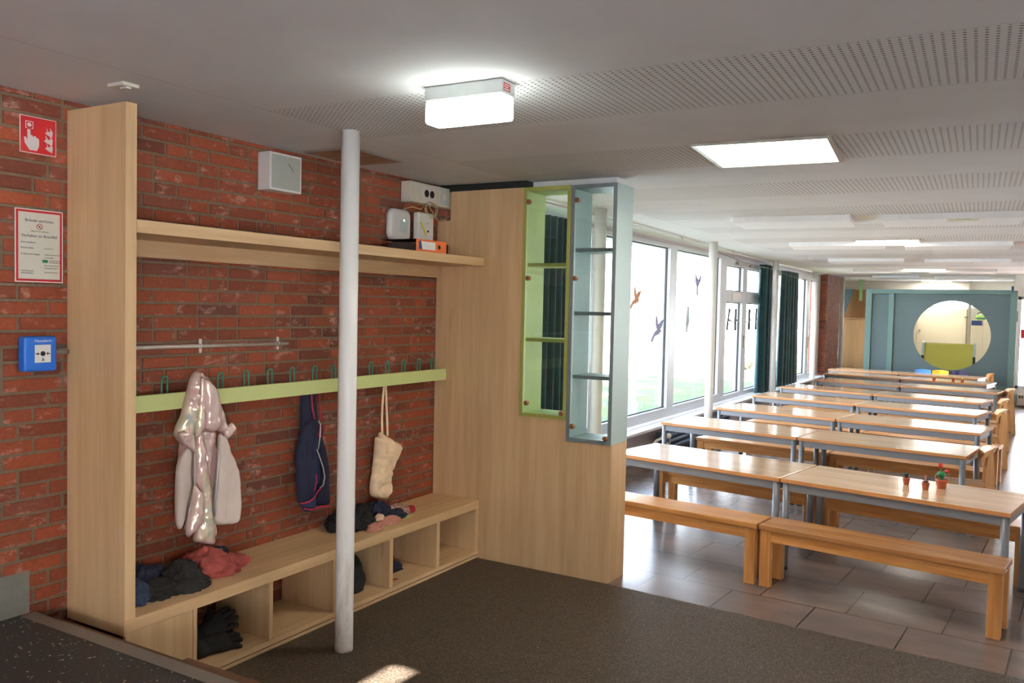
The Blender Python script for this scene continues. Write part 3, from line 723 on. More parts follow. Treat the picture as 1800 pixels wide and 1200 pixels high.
for i, ((x, y), a) in enumerate(ROWS[:7]):
    ar = math.radians(a); dx, dy = math.cos(ar), math.sin(ar)
    off = (0.70, 0.70, 0.78, 0.95, 0.90, 0.78, 0.75)[i]
    sh = (-0.02, 0.05, 0.03, 0.0, 0.05, 0.02, 0.05)[i]
    BEN.append(((x - dy * off + dx * (1.345 + sh), y + dx * off + dy * (1.345 + sh), a), (x - dy * off + dx * (sh - 0.01), y + dx * off + dy * (sh - 0.01), a)))
for i, (ra, la) in enumerate(BEN):
    for side, (x, y, a) in (('aisle', ra), ('window', la)):
        o = copy_tree(b1); o.location = (x, y, 0); o.rotation_euler = (0, 0, math.radians(a))
        o['label'] = ('aisle-side' if side == 'aisle' else 'window-side') + ' wooden bench behind the tables of the %s row' % ORD[i]

# ------------------------------------------------------------------ chairs
def make_chair(label, back_mat, group, H=0.66, W=0.33):
    """Child's chair facing -X: origin between the feet on the floor."""
    t = thing('wooden_chair', label, 'chair', (0, 0, 0), 0, group)
    MB().box((-0.30, -W / 2 + 0.03, 0.335), (0.02, W / 2 - 0.03, 0.355), 0.006).build('seat', 'chair_x', t)
    for s in (-1, 1):
        y = s * (W / 2 - 0.015)
        # rear leg: broad slanting board from floor to backrest
        k = MB(); k.prism([(0.068, 0.0), (0.115, 0.0), (0.060, H - 0.02), (0.028, H - 0.02), (0.018, 0.36)], 'y', y - 0.014, y + 0.014)
        k.build('rear_leg', 'chair_z', t)
        k = MB(); k.prism([(-0.31, 0.0), (-0.262, 0.0), (-0.235, 0.334), (-0.285, 0.334)], 'y', y - 0.014, y + 0.014)
        k.build('front_leg', 'chair_z', t)
        k = MB(); k.box((-0.285, y - 0.014, 0.295), (0.02, y + 0.014, 0.334), 0.003); k.build('side_rail', 'chair_x', t)
    # curved backrest
    k = MB(); n = 14; rings = []
    for j in range(n + 1):
        u = -1 + 2 * j / n
        y = u * (W / 2 + 0.004); cx = 0.050 * (1 - u * u) + 0.002
        lean = 0.030
        zl, zh = H - 0.165 + 0.02 * u * u, H - 0.016 * u * u
        rings.append([Vector(p) for p in ((cx - 0.010 - 0.012, y, zl), (cx + 0.010 - 0.012, y, zl), (cx + 0.016 - 0.008, y, (zl + zh) / 2), (cx + 0.020 + lean, y, zh - 0.006), (cx + 0.004 + lean, y, zh), (cx - 0.020 + lean, y, zh - 0.010), (cx - 0.014 - 0.008, y, (zl + zh) / 2))])
    k.ring_loft(rings, True, False)
    k.build('backrest', back_mat, t)
    return t
CG = 'children chairs along the aisle'
ch = make_chair('wooden chair nearest the potted plants, at the aisle end of the second row', 'chair_y', CG)
ch['label'] = 'wooden chair at the aisle end of the second table row, behind the potted plants'
ch.location = (-0.175, 7.86, 0); ch.rotation_euler = (0, 0, math.radians(6))
for (x, y, a, lb) in ((-0.125, 11.12, 6, 'wooden chair at the aisle end of the fourth table row'), (-0.110, 12.60, 5, 'wooden chair at the aisle end of the fifth table row'),
                      (-0.045, 14.50, 8, 'wooden chair at the aisle beside the protruding sixth table row'), (-0.37, 18.08, 10, 'wooden chair alone at the aisle end of the last table row')):
    c = copy_tree(ch); c.location = (x, y, 0); c.rotation_euler = (0, 0, math.radians(a)); c['label'] = lb
M['chair_blue'] = plain('blue_chair_lacquer', srgb(70, 140, 214), 0.4); M['chair_yellow'] = plain('yellow_chair_lacquer', srgb(246, 204, 50), 0.4); M['chair_navy'] = plain('navy_chair_lacquer', srgb(40, 40, 84), 0.4)
for (x, nm, lb) in ((-1.480, 'chair_blue', 'light blue child chair behind the last table'), (-1.175, 'chair_yellow', 'bright yellow child chair behind the last table'), (-0.850, 'chair_navy', 'dark navy child chair behind the last table')):
    c = make_chair(lb, nm, 'coloured chairs before the booth', 0.66, 0.275)
    c.location = (x, 18.22, 0); c.rotation_euler = (0, 0, math.radians(90))

# ------------------------------------------------------------------ pots on the tables
def pot(k, r0, r1, h):
    k.lathe([(r0 * 0.96, 0), (r0, 0.002), (r1 * 0.93, h * 0.72), (r1 * 0.94, h * 0.74), (r1, h * 0.76), (r1, h), (r1 * 0.86, h), (r1 * 0.82, h * 0.86), (0.001, h * 0.86)], (0, 0, 0), 22)
def blade(k, base, tip, w, droop=0.0, n=5):
    base, tip = Vector(base), Vector(tip); d = tip - base
    side = d.cross(Vector((0, 0, 1)));
    if side.length < 1e-5: side = Vector((1, 0, 0))
    side.normalize(); th = side.cross(d).normalized() * (w * 0.12)
    rings = []
    for i in range(n + 1):
        s_ = i / n; ww = max(0.0006, w * math.sin(PI * min(1, s_ * 0.9 + 0.12)) * 0.5)
        p = base + d * s_ + Vector((0, 0, droop * math.sin(PI * s_)))
        rings.append([p - side * ww, p - th, p + side * ww, p + th])
    k.ring_loft(rings, True, True)
TZ = 0.6055
t = thing('potted_plant', 'small terracotta pot with a dark green leafy plant, first of the three', 'plant', (-0.558, 6.010, TZ), 0, 'potted plants on the first table')
k = MB(); pot(k, 0.017, 0.023, 0.046); k.build('pot', 'terracotta', t)
k = MB()
for i in range(26):
    a = i * 2.4; e = 0.2 + 1.25 * ((i * 0.37) % 1); rr_ = 0.024
    blade(k, (0.004 * math.cos(a), 0.004 * math.sin(a), 0.046), (rr_ * math.cos(a) * math.cos(e), rr_ * math.sin(a) * math.cos(e), 0.05 + 0.034 * math.sin(e)), 0.014, 0.003, 4)
k.build('foliage', 'leaf_dark', t)
t = thing('potted_plant', 'small terracotta pot with spread maroon leaves and one pink bloom', 'plant', (-0.437, 5.905, TZ), 0, 'potted plants on the first table')
k = MB(); pot(k, 0.017, 0.0235, 0.046); k.build('pot', 'terracotta', t)
k = MB()
for i in range(12):
    a = i * 2 * PI / 12 + 0.2; l_ = 0.036 if i % 3 == 0 else 0.02
    blade(k, (0, 0, 0.044), (l_ * math.cos(a), l_ * math.sin(a), 0.054 + 0.002 * (i % 3)), 0.010, 0.004, 4)
k.build('foliage', 'maroon_leaf', t)
k = MB(); k.tube([(0, 0, 0.045), (0.001, 0, 0.07), (0, 0, 0.083)], 0.003, 8)
for i in range(9):
    a = i * 2 * PI / 9; blade(k, (0, 0, 0.078), (0.010 * math.cos(a), 0.010 * math.sin(a), 0.091), 0.007, 0.001, 3)
k.build('flower', 'pink_flower', t)
t = thing('potted_plant', 'terracotta pot with two red tulips and broad green leaves, tallest of the three', 'plant', (-0.355, 6.020, TZ), 0, 'potted plants on the first table')
k = MB(); pot(k, 0.025, 0.036, 0.058); k.build('pot', 'terracotta', t)
k = MB()
for (a, l_, z_, dr) in ((2.9, 0.050, 0.075, 0.030), (0.2, 0.060, 0.050, 0.045), (1.4, 0.030, 0.105, 0.01), (4.3, 0.034, 0.095, 0.015), (5.4, 0.040, 0.085, 0.02), (2.2, 0.036, 0.10, 0.015), (3.6, 0.045, 0.065, 0.03)):
    blade(k, (0.006 * math.cos(a), 0.006 * math.sin(a), 0.055), (l_ * math.cos(a), l_ * math.sin(a), z_), 0.019, dr, 6)
k.tube([(0, 0, 0.05), (-0.006, -0.002, 0.10), (-0.008, -0.002, 0.128)], 0.0026, 8)
k.tube([(0.004, 0, 0.05), (0.012, 0.004, 0.085), (0.019, 0.006, 0.103)], 0.0026, 8)
k.build('foliage', 'leaf', t)
def tulip(k, c, ax, s):
    ax = Vector(ax).normalized(); q = Vector((0, 0, 1)).rotation_difference(ax).to_matrix().to_4x4()
    mt_ = Matrix.Translation(c) @ q
    k.lathe([(0.002 * s, 0), (0.012 * s, 0.006 * s), (0.0155 * s, 0.016 * s), (0.0145 * s, 0.026 * s), (0.009 * s, 0.034 * s), (0.002 * s, 0.037 * s)], (0, 0, 0), 12, True, mt_)
    for i in range(5):
        a = i * 2 * PI / 5
        p0 = mt_ @ Vector((0.011 * s * math.cos(a), 0.011 * s * math.sin(a), 0.008 * s)); p1 = mt_ @ Vector((0.010 * s * math.cos(a), 0.010 * s * math.sin(a), 0.039 * s))
        blade(k, p0, p1, 0.014 * s, 0, 4)
k = MB(); tulip(k, (-0.008, -0.002, 0.126), (-0.05, 0, 1), 0.95); k.build('tulip', 'tulip', t)
k = MB(); tulip(k, (0.018, 0.006, 0.101), (0.75, 0.2, 0.65), 0.78); k.build('tulip', 'tulip', t)
for (x, y, h, lb) in ((-1.125, 16.02, 0.052, 'tiny far terracotta pot with a pale green cactus, first of three'), (-0.835, 16.02, 0.058, 'tiny far terracotta pot with a bushy yellow-green cactus, middle of three'), (-0.700, 15.97, 0.046, 'tiny far terracotta pot with a small sprout, last of three')):
    t = thing('potted_cactus', lb, 'plant', (x, y, TZ), 0, 'tiny cactus pots on the seventh row')
    k = MB(); pot(k, 0.024, 0.032, h); k.build('pot', 'terracotta', t)
    k = MB()
    for i in range(14):
        a = i * 2.4; rr_ = 0.022 * (1 if h > 0.05 else 0.6)
        blade(k, (0, 0, h * 0.86), (rr_ * math.cos(a), rr_ * math.sin(a), h + 0.03 * (1 - 0.4 * ((i * .37) % 1))), 0.014, 0.004, 4)
    k.build('foliage', 'cactus', t)

# ------------------------------------------------------------------ lamps and ceiling things
def led_panel(cx, cy, sx_, sy_, rz, label, z=ZC):
    t = thing('ceiling_panel_light', label, 'ceiling light', (cx, cy, z), math.radians(rz), 'square ceiling panel lights')
    k = MB(); e = 0.022
    for lo, hi in (((-sx_ / 2, -sy_ / 2, -0.012), (sx_ / 2, -sy_ / 2 + e, 0)), ((-sx_ / 2, sy_ / 2 - e, -0.012), (sx_ / 2, sy_ / 2, 0)), ((-sx_ / 2, -sy_ / 2 + e, -0.012), (-sx_ / 2 + e, sy_ / 2 - e, 0)), ((sx_ / 2 - e, -sy_ / 2 + e, -0.012), (sx_ / 2, sy_ / 2 - e, 0))): k.box(lo, hi)
    k.build('frame', 'alu', t)
    box('diffuser', (-sx_ / 2 + e, -sy_ / 2 + e, -0.009), (sx_ / 2 - e, sy_ / 2 - e, -0.001), 'led', t)
led_panel(-1.112, 4.455, 0.655, 0.70, 5, 'glowing square ceiling panel just past the room divider, largest in view')
led_panel(-1.26, 10.45, 0.67, 0.82, 5, 'glowing square ceiling panel between the first and second rows of ceiling slabs')
led_panel(-1.42, 16.95, 0.70, 1.0, 4, 'glowing square ceiling panel further down the hall, third from the divider')
led_panel(-1.58, 22.05, 0.66, 0.9, 4, 'glowing square ceiling panel beyond the teal booth, smallest in view')
# box lamp above the cloakroom
t = thing('emergency_lamp', 'bright box-shaped white ceiling lamp with a red sticker above the cloakroom', 'ceiling lamp', (-1.785, 2.675, ZC), math.radians(1.5))
MB().box((-0.168, -0.050, -0.052), (0.168, 0.050, 0.0), 0.004).build('housing', 'lamp_body', t)
MB().box((-0.168, -0.049, -0.138), (0.168, 0.049, -0.0525), 0.012, 3).build('diffuser', 'lamp_light', t)
st_ = box('sticker', (0.1682, -0.036, -0.040), (0.1690, 0.012, -0.012), 'red_sign', t)
k = MB()
for i in range(3): k.box((0.1690, -0.032, -0.036 + i * 0.008), (0.1693, 0.006 - 0.01 * (i % 2), -0.033 + i * 0.008))
k.build('sticker_lettering', 'white_print', st_)
# acoustic slabs
SLG = 'white acoustic slabs under the ceiling'
sl = MB().box((-0.5, 0, -0.05), (0.5, 0.62, 0), 0.004).build('ceiling_slab', 'slab')
SL = [(-1.675, 7.42, 0.965, 5), (-0.46, 7.58, 1.02, 4), (-1.78, 10.25, 1.02, 7), (-0.56, 10.55, 1.06, 5), (-1.90, 13.35, 1.03, 7), (-0.60, 13.7, 1.10, 5), (-2.08, 16.5, 0.95, 6), (-0.80, 16.8, 1.05, 4), (-2.15, 19.3, 0.9, 5), (-0.95, 19.6, 1.0, 4)]
SW = ['first', 'second', 'third', 'fourth', 'fifth']
for i, (x, y, s_, a) in enumerate(SL):
    o = sl if i == 0 else sl.copy()
    if i: COL.objects.link(o)
    o.location = (x, y, ZC); o.rotation_euler = (0, 0, math.radians(a)); o.scale = (s_, 1, 1)
    tag(o, '%s white acoustic slab of the %s slab row on the ceiling' % ('window-side' if i % 2 == 0 else 'aisle-side', SW[i // 2]), 'acoustic panel', SLG)
# emergency sign box
t = thing('ceiling_sign_box', 'beige box with a round emblem on the ceiling before the first slab row', 'sign', (-0.378, 7.66, ZC), math.radians(6))
MB().box((-0.113, -0.02, -0.058), (0.113, 0.10, 0), 0.003).build('housing', 'cream_plastic', t)
box('green_strip', (-0.05, -0.0206, -0.054), (0.05, -0.0198, -0.046), 'cactus', t)
k = MB()
n = 20
rings = [[Vector((rr_ * math.cos(2 * PI * j / n), -0.0203 + dy, -0.024 + rr_ * math.sin(2 * PI * j / n))) for j in range(n)] for rr_, dy in ((0.016, 0), (0.0135, 0), (0.0135, 0.0003), (0.016, 0.0003))]
k.ring_loft(rings, False, False, True); k.box((-0.007, -0.0206, -0.030), (-0.003, -0.0200, -0.016)); k.box((0.003, -0.0206, -0.030), (0.007, -0.0200, -0.016))
k.build('emblem', 'ink', t)
# detector and hatch
t = thing('ceiling_detector', 'small beige detector plate on the ceiling over the end panel', 'detector', (-2.98, 2.075, ZC))
MB().box((-0.048, -0.036, -0.014), (0.048, 0.036, 0), 0.003).build('plate', 'cream_plastic', t)
MB().box((-0.004, -0.012, -0.020), (0.034, 0.010, -0.0138), 0.002).build('lens', 'white_plastic', t)
t = thing('ceiling_hatch', 'brownish square ceiling hatch with thin metal rim beside the scuffed column', 'hatch', (-3.205, 3.66, ZC), math.radians(3))
box('hatch_board', (-0.155, -0.215, -0.008), (0.155, 0.215, -0.001), 'hatch_wood', t)
k = MB(); k.box((0.155, -0.225, -0.010), (0.166, 0.225, 0)); k.box((-0.166, -0.225, -0.010), (-0.155, 0.225, 0)); k.box((-0.155, -0.226, -0.010), (0.155, -0.215, 0)); k.box((-0.155, 0.215, -0.010), (0.155, 0.226, 0))
k.build('rim', 'alu', t)

# ------------------------------------------------------------------ curtains and rail
def curtain(label, pts, z0, z1, waves, amp, seed):
    """A gathered curtain hung along a line in plan."""
    r = random.Random(seed)
    (x0, y0), (x1, y1) = pts
    n = waves * 12
    dx, dy = x1 - x0, y1 - y0; ln = math.hypot(dx, dy); nx, ny = -dy / ln, dx / ln
    ph = [r.uniform(0.7, 1.3) for _ in range(waves + 1)]
    k = MB(); rows = 9
    grid = []
    for j in range(rows + 1):
        z = z0 + (z1 - z0) * j / rows; row = []
        fl = 1.0 + 0.25 * (1 - j / rows)
        for i in range(n + 1):
            s_ = i / n; w_ = math.sin(2 * PI * waves * s_ + 0.5 * math.sin(3 * s_ + j * 0.12)) * amp * ph[min(waves, int(s_ * waves))] * fl
            row.append(k.bm.verts.new((x0 + dx * (0.5 + (s_ - 0.5) * fl) + nx * w_, y0 + dy * (0.5 + (s_ - 0.5) * fl) + ny * w_, z)))
        grid.append(row)
    fs = [k.bm.faces.new((grid[j][i], grid[j][i + 1], grid[j + 1][i + 1], grid[j + 1][i])) for j in range(rows) for i in range(n)]
    k._set(fs, True)
    o = k.build('curtain', 'curtain')
    sm = o.modifiers.new('thick', 'SOLIDIFY'); sm.thickness = 0.004
    return tag(o, label, 'curtain', 'dark teal curtains at the garden windows')
curtain('dark curtain seen through the lime green display case', ((-3.36, 6.05), (-3.30, 6.75)), 0.45, 2.46, 7, 0.028, 1)
curtain('dark teal curtain touching the double casement, before the white column', ((-3.43, 13.55), (-3.41, 14.25)), 0.42, 2.45, 5, 0.045, 2)
curtain('dark teal curtain covering the middle of the last window, beyond the white column', ((-3.44, 14.95), (-3.44, 16.05)), 0.42, 2.42, 6, 0.045, 3)
t = thing('curtain_rail', 'thin white curtain rail running along the ceiling above the garden windows', 'curtain rail')
MB().tube([(-3.10, 5.1, 2.505), (-3.17, 7.45, 2.505), (-3.44, 13.6, 2.505), (-3.46, 18.5, 2.505)], 0.010, 8).build('rail', 'white_plastic', t)
for y, x in ((9.2, -3.245), (11.6, -3.35), (16.0, -3.45)): box('bracket', (x - 0.012, y - 0.02, 2.498), (x + 0.012, y + 0.02, ZC), 'alu', t)
t = thing('string', 'loose thin cord strung between the columns along the windows', 'cord')
MB().tube([(-3.05, 9.95, 2.40), (-3.16, 11.5, 2.36), (-3.215, 13.72, 2.35), (-3.32, 14.8, 2.33), (-3.34, 16.2, 2.30), (-3.36, 17.6, 2.32), (-3.385, 18.77, 2.34)], 0.0035, 6).build('cord_line', 'nosing', t)

# radiator below the window
t = thing('radiator', 'low grey-blue tube radiator under the bird window with white valves', 'radiator')
k = MB()
for (x, z) in ((-3.44, 0.26), (-3.36, 0.26), (-3.44, 0.19), (-3.36, 0.19), (-3.44, 0.12), (-3.36, 0.12)): k.tube([(x, 9.25, z), (x, 11.6, z)], 0.024, 10)
k.box((-3.48, 9.20, 0.08), (-3.32, 9.26, 0.30), 0.01); k.box((-3.48, 11.58, 0.08), (-3.32, 11.64, 0.30), 0.01); k.box((-3.44, 9.4, 0), (-3.36, 9.44, 0.1)); k.box((-3.44, 11.3, 0), (-3.36, 11.34, 0.1))
k.build('tubes', 'radiator', t)
for z, x in ((0.27, -3.33), (0.17, -3.35)):
    k = MB(); k.tube([(x, 9.22, z), (x, 9.02, z)], 0.03, 14); k.tube([(x, 9.02, z), (x - 0.03, 8.9, z - 0.02), (x - 0.05, 8.75, z - 0.1)], 0.016, 10); k.build('valve', 'white_plastic', t)

# bird stickers and writing on the panes
def sticker(name, label, cat, outline, mat, y, z, s, group, rot=0.0, x=None):
    x = GX + 0.006 if x is None else x
    k = MB()
    if cat == 'sticker' and name == 'bird_sticker': outline = [(u * 1.3, v) for u, v in outline]
    poly = [(y + s * (u * math.cos(rot) - v * math.sin(rot)), z + s * (u * math.sin(rot) + v * math.cos(rot))) for u, v in outline]
    k.prism(poly, 'x', x, x + 0.0012)
    return tag(k.build(name, mat), label, cat, group)
BIRD = [(-1.0, -0.9), (-0.55, -0.35), (-0.15, -0.15), (-0.35, 0.3), (-0.25, 1.1), (-0.05, 0.75), (0.15, 0.25), (0.4, 0.45), (0.95, 0.6), (0.75, 0.15), (0.5, -0.1), (0.62, -0.25), (0.45, -0.4), (0.2, -0.5), (-0.3, -0.6), (-0.7, -1.05)]
M['bird_orange'] = plain('orange_green_sticker', srgb(206, 136, 70), 0.5, 0, 0.3, 12)
M['bird_blue'] = plain('blue_violet_sticker', srgb(80, 84, 130), 0.5, 0, 0.3, 12)
M['bird_violet'] = plain('violet_sticker', srgb(130, 120, 180), 0.5, 0, 0.3, 12)
BS = 'bird stickers on the garden windows'
sticker('bird_sticker', 'orange and green bird sticker on the pane beside the divider', 'sticker', BIRD, 'bird_orange', 8.76, 1.835, 0.135, BS)
sticker('bird_sticker', 'dark blue flying bird sticker on the pane beside the divider', 'sticker', BIRD, 'bird_blue', 9.45, 1.49, 0.165, BS)
sticker('bird_sticker', 'small violet bird sticker high on the second pane', 'sticker', [(-0.6, 1.0), (-0.5, 0.1), (-0.2, -0.3), (-0.15, -1.0), (0.15, -1.0), (0.1, -0.3), (0.6, 0.2), (0.75, 1.1), (0.2, 0.3), (-0.1, 0.4)], 'bird_violet', 10.87, 2.06, 0.16, BS)
sticker('bird_sticker', 'narrow dark green feather sticker on the second pane', 'sticker', [(-0.3, -1), (0.1, -1), (0.35, -0.2), (0.25, 0.9), (0.0, 1.0), (-0.2, 0.2)], 'leaf_dark', 10.50, 1.59, 0.17, BS)
twig = [(-0.04, -1), (0.04, -1), (0.03, -0.1), (0.6, 0.05), (0.62, -0.08), (0.7, -0.05), (0.68, 0.12), (0.03, 0.12), (0.06, 1.0), (-0.02, 1.0)]
for i, (y, a) in enumerate(((12.06, 0.05), (12.30, -0.25), (12.68, 0.0), (13.16, -0.4), (13.45, 0.0), (13.85, 0.0))):
    tw = twig if i % 2 == 1 else [(-0.05, -1), (0.05, -1), (0.04, -0.15), (0.35, -0.2), (0.35, -0.1), (0.04, 0.0), (0.05, 0.9), (-0.04, 0.9)]
    sticker('twig_sticker', 'thin dark twig sticker, %s along the double casement' % ORD[i], 'sticker', [(u * (8.0 if abs(u) < 0.1 else 2.4), v) for u, v in tw], 'ink', y, 1.585, 0.17, 'twig stickers on the casement', a)

# ------------------------------------------------------------------ wall things in the cloakroom
WX = -3.441
# fire call sign
t = thing('fire_alarm_sign', 'square red fire alarm sign with white hand and flames on brick', 'sign')
ya, yb2, za, zb2 = 1.938, 2.088, 2.276, 2.424
box('sign_plate', (WX, ya, za), (WX + 0.002, yb2, zb2), 'white_print', t)
box('sign_field', (WX + 0.002, ya + 0.003, za + 0.003), (WX + 0.0026, yb2 - 0.003, zb2 - 0.003), 'red_sign', t)
def sp(u, v): return (ya + u * (yb2 - ya), za + v * (zb2 - za))
def prism_u(polys, mat, name, x0, x1, parent):
    k = MB()
    for p in polys: k.prism([sp(u, v) for u, v in p], 'x', x0, x1)
    return k.build(name, mat, parent)
hand = [(0.20, 0.16), (0.26, 0.08), (0.46, 0.08), (0.52, 0.22), (0.52, 0.40), (0.47, 0.44), (0.45, 0.42), (0.43, 0.47), (0.38, 0.48), (0.36, 0.44), (0.33, 0.49), (0.29, 0.49), (0.28, 0.64), (0.20, 0.64), (0.20, 0.34), (0.16, 0.42), (0.11, 0.42), (0.13, 0.26)]
prism_u([hand], 'white_print', 'hand_symbol', WX + 0.0026, WX + 0.0031, t)
bx_ = [[(0.15, 0.66), (0.17, 0.66), (0.17, 0.86), (0.15, 0.86)], [(0.34, 0.66), (0.36, 0.66), (0.36, 0.86), (0.34, 0.86)], [(0.17, 0.84), (0.34, 0.84), (0.34, 0.86), (0.17, 0.86)], [(0.17, 0.66), (0.20, 0.66), (0.20, 0.68), (0.17, 0.68)], [(0.30, 0.66), (0.34, 0.66), (0.34, 0.68), (0.30, 0.68)],
       [(0.255 + 0.06 * math.cos(a), 0.76 + 0.06 * math.sin(a)) for a in [2 * PI * i / 14 for i in range(14)]]]
prism_u(bx_, 'white_print', 'button_symbol', WX + 0.0026, WX + 0.0031, t)
fl = [[(0.66 + dx, y0 + 0.05), (0.74 + dx, y0), (0.88, y0 - 0.05), (0.90, y0 + 0.10), (0.82, y0 + 0.22), (0.83, y0 + 0.11), (0.77, y0 + 0.10), (0.70 + dx, y0 + 0.22), (0.72 + dx, y0 + 0.10)] for y0, dx in ((0.14, 0.02), (0.34, -0.01), (0.56, 0.02))]
prism_u(fl, 'white_print', 'flame_symbol', WX + 0.0026, WX + 0.0031, t)
# fire notice
t = thing('fire_notice', 'white fire safety notice with red border and German text on brick', 'notice')
ya, yb2, za, zb2 = 1.918, 2.116, 1.757, 2.052
box('board', (WX, ya, za), (WX + 0.002, yb2, zb2), 'white_print', t)
box('border', (WX + 0.002, ya + 0.004, za + 0.004), (WX + 0.0024, yb2 - 0.004, zb2 - 0.004), 'red_sign', t)
box('sheet', (WX + 0.0024, ya + 0.013, za + 0.013), (WX + 0.0028, yb2 - 0.013, zb2 - 0.013), 'paper', t)
tx = WX + 0.0031
def note(s_, size, u, v, al='CENTER'): text_mesh('lettering', s_, size, 'ink', face_px(ya + u * (yb2 - ya), za + v * (zb2 - za), tx), t, al)
note('Brände verhüten', 0.0175, 0.5, 0.845); note('Offenes Feuer verboten', 0.0075, 0.5, 0.70); note('Verhalten im Brandfall', 0.0165, 0.5, 0.635)
for v, s_ in ((0.545, 'Ruhe bewahren'), (0.47, 'Brand melden'), (0.385, 'In Sicherheit bringen'), (0.155, 'Löschversuch'), (0.125, 'unternehmen')): note(s_, 0.0092, 0.12, v, 'LEFT')
for v, s_ in ((0.47, 'Feuerwehr 112'), (0.385, 'Gefährdete Personen warnen'), (0.345, 'Türen schließen'), (0.305, 'Gekennzeichneten'), (0.28, 'Rettungswegen folgen'), (0.235, 'Keinen Aufzug benutzen'), (0.20, 'Anweisungen beachten'), (0.14, 'Feuerlöscher benutzen')):
    note(s_, 0.0062, 0.60 if v not in (0.305, 0.28) else 0.70, v, 'LEFT')
gp = box('escape_symbol', (tx, ya + 0.56 * 0.198, za + 0.275 * 0.295), (tx + 0.0004, ya + 0.675 * 0.198, za + 0.315 * 0.295), 'green_print', t)
k = MB(); cyy, czz = ya + 0.5 * 0.198, za + 0.765 * 0.295; n = 24
k.ring_loft([[Vector((tx + dx, cyy + rr_ * math.cos(2 * PI * j / n), czz + rr_ * math.sin(2 * PI * j / n))) for j in range(n)] for rr_, dx in ((0.0125, 0), (0.0102, 0), (0.0102, 0.0005), (0.0125, 0.0005))], False, False, True)
k.prism([(cyy - 0.0085, czz + 0.0067), (cyy - 0.0067, czz + 0.0085), (cyy + 0.0085, czz - 0.0067), (cyy + 0.0067, czz - 0.0085)], 'x', tx, tx + 0.0005)
k.build('ban_symbol', 'red_sign', t)
k = MB(); k.prism([(cyy - 0.004, czz - 0.005), (cyy - 0.001, czz - 0.005), (cyy + 0.004, czz + 0.003), (cyy + 0.001, czz + 0.006)], 'x', tx, tx + 0.0003); k.build('match_symbol', 'ink', t)
# blue house alarm
t = thing('house_alarm', 'blue square house alarm call point with white button field on brick', 'alarm')
ya, yb2, za, zb2 = 1.928, 2.062, 1.396, 1.538
k = MB(); k.box((WX, ya, za), (WX + 0.052, yb2, zb2), 0.010, 3); k.build('housing', 'blue_plastic', t)
FX = WX + 0.0522
box('button_field', (FX, ya + 0.040, za + 0.036), (FX + 0.001, yb2 - 0.028, zb2 - 0.034), 'white_print', t, 0.0)
text_mesh('lettering', 'Hausalarm', 0.0165, 'white_print', face_px((ya + yb2) / 2 + 0.008, zb2 - 0.018, FX), t)
cyy, czz = (ya + yb2) / 2 + 0.006, (za + zb2) / 2 + 0.001
k = MB(); k.prism([(cyy + 0.010 * math.cos(2 * PI * i / 20), czz + 0.010 * math.sin(2 * PI * i / 20)) for i in range(20)], 'x', FX + 0.001, FX + 0.0025); k.build('push_dot', 'ink', t)
k = MB()
for s_ in (-1, 1):
    k.prism([(cyy + s_ * 0.030, czz - 0.002), (cyy + s_ * 0.030, czz + 0.002), (cyy + s_ * 0.022, czz + 0.002), (cyy + s_ * 0.022, czz + 0.0065), (cyy + s_ * 0.0135, czz), (cyy + s_ * 0.022, czz - 0.0065), (cyy + s_ * 0.022, czz - 0.002)], 'x', FX + 0.001, FX + 0.0015)
k.build('arrow_symbol', 'ink', t)
k = MB(); k.prism([(cyy - 0.004, czz - 0.030), (cyy + 0.005, czz - 0.030), (cyy + 0.006, czz - 0.021), (cyy + 0.001, czz - 0.020), (cyy + 0.0005, czz - 0.014), (cyy - 0.002, czz - 0.014), (cyy - 0.003, czz - 0.022)], 'x', FX + 0.001, FX + 0.0014); k.build('hand_symbol', 'nosing', t)
t = thing('conduit_stub', 'short grey pipe stub between the blue alarm and the end panel', 'pipe')
MB().tube([(-3.43, 2.063, 1.472), (-3.43, 2.134, 1.470)], 0.011, 12).build('tube', 'nosing', t)
# wall loudspeaker
t = thing('wall_loudspeaker', 'white box loudspeaker with grey-green front high on the brick wall', 'loudspeaker')
MB().box((WX, 3.178, 2.282), (-3.352, 3.406, 2.480), 0.004).build('cabinet', 'white_plastic', t)
box('grille', (-3.352, 3.190, 2.294), (-3.3505, 3.394, 2.468), 'grille', t)
k = MB(); k.tube([(-3.350, 3.305, 2.43), (-3.350, 3.325, 2.415), (-3.350, 3.345, 2.392)], 0.0015, 5); k.build('scratch', 'ink', t)
# socket trunk
t = thing('socket_trunking', 'cream wall trunking with twin sockets under the ceiling above the shelf', 'socket')
MB().box((WX, 4.385, 2.362), (-3.362, 5.02, 2.494), 0.004).build('housing', 'cream_plastic', t)
box('socket_plate', (-3.362, 4.50, 2.374), (-3.358, 4.66, 2.482), 'white_plastic', t, 0.002)
for y in (4.552, 4.612):
    k = MB(); k.lathe([(0.024, 0), (0.024, 0.003)], (0, 0, 0), 20, True, Matrix.Translation((-3.359, y, 2.430)) @ Matrix.Rotation(PI / 2, 4, 'Y')); k.build('socket', 'dark_hole', t)
box('switch_plate', (-3.362, 4.70, 2.374), (-3.356, 4.80, 2.482), 'lamp_body', t, 0.002)
k = MB(); k.prism([(4.74, 2.40), (4.765, 2.428), (4.74, 2.456)], 'x', -3.356, -3.352); k.build('arrow_symbol', 'white_print', t)
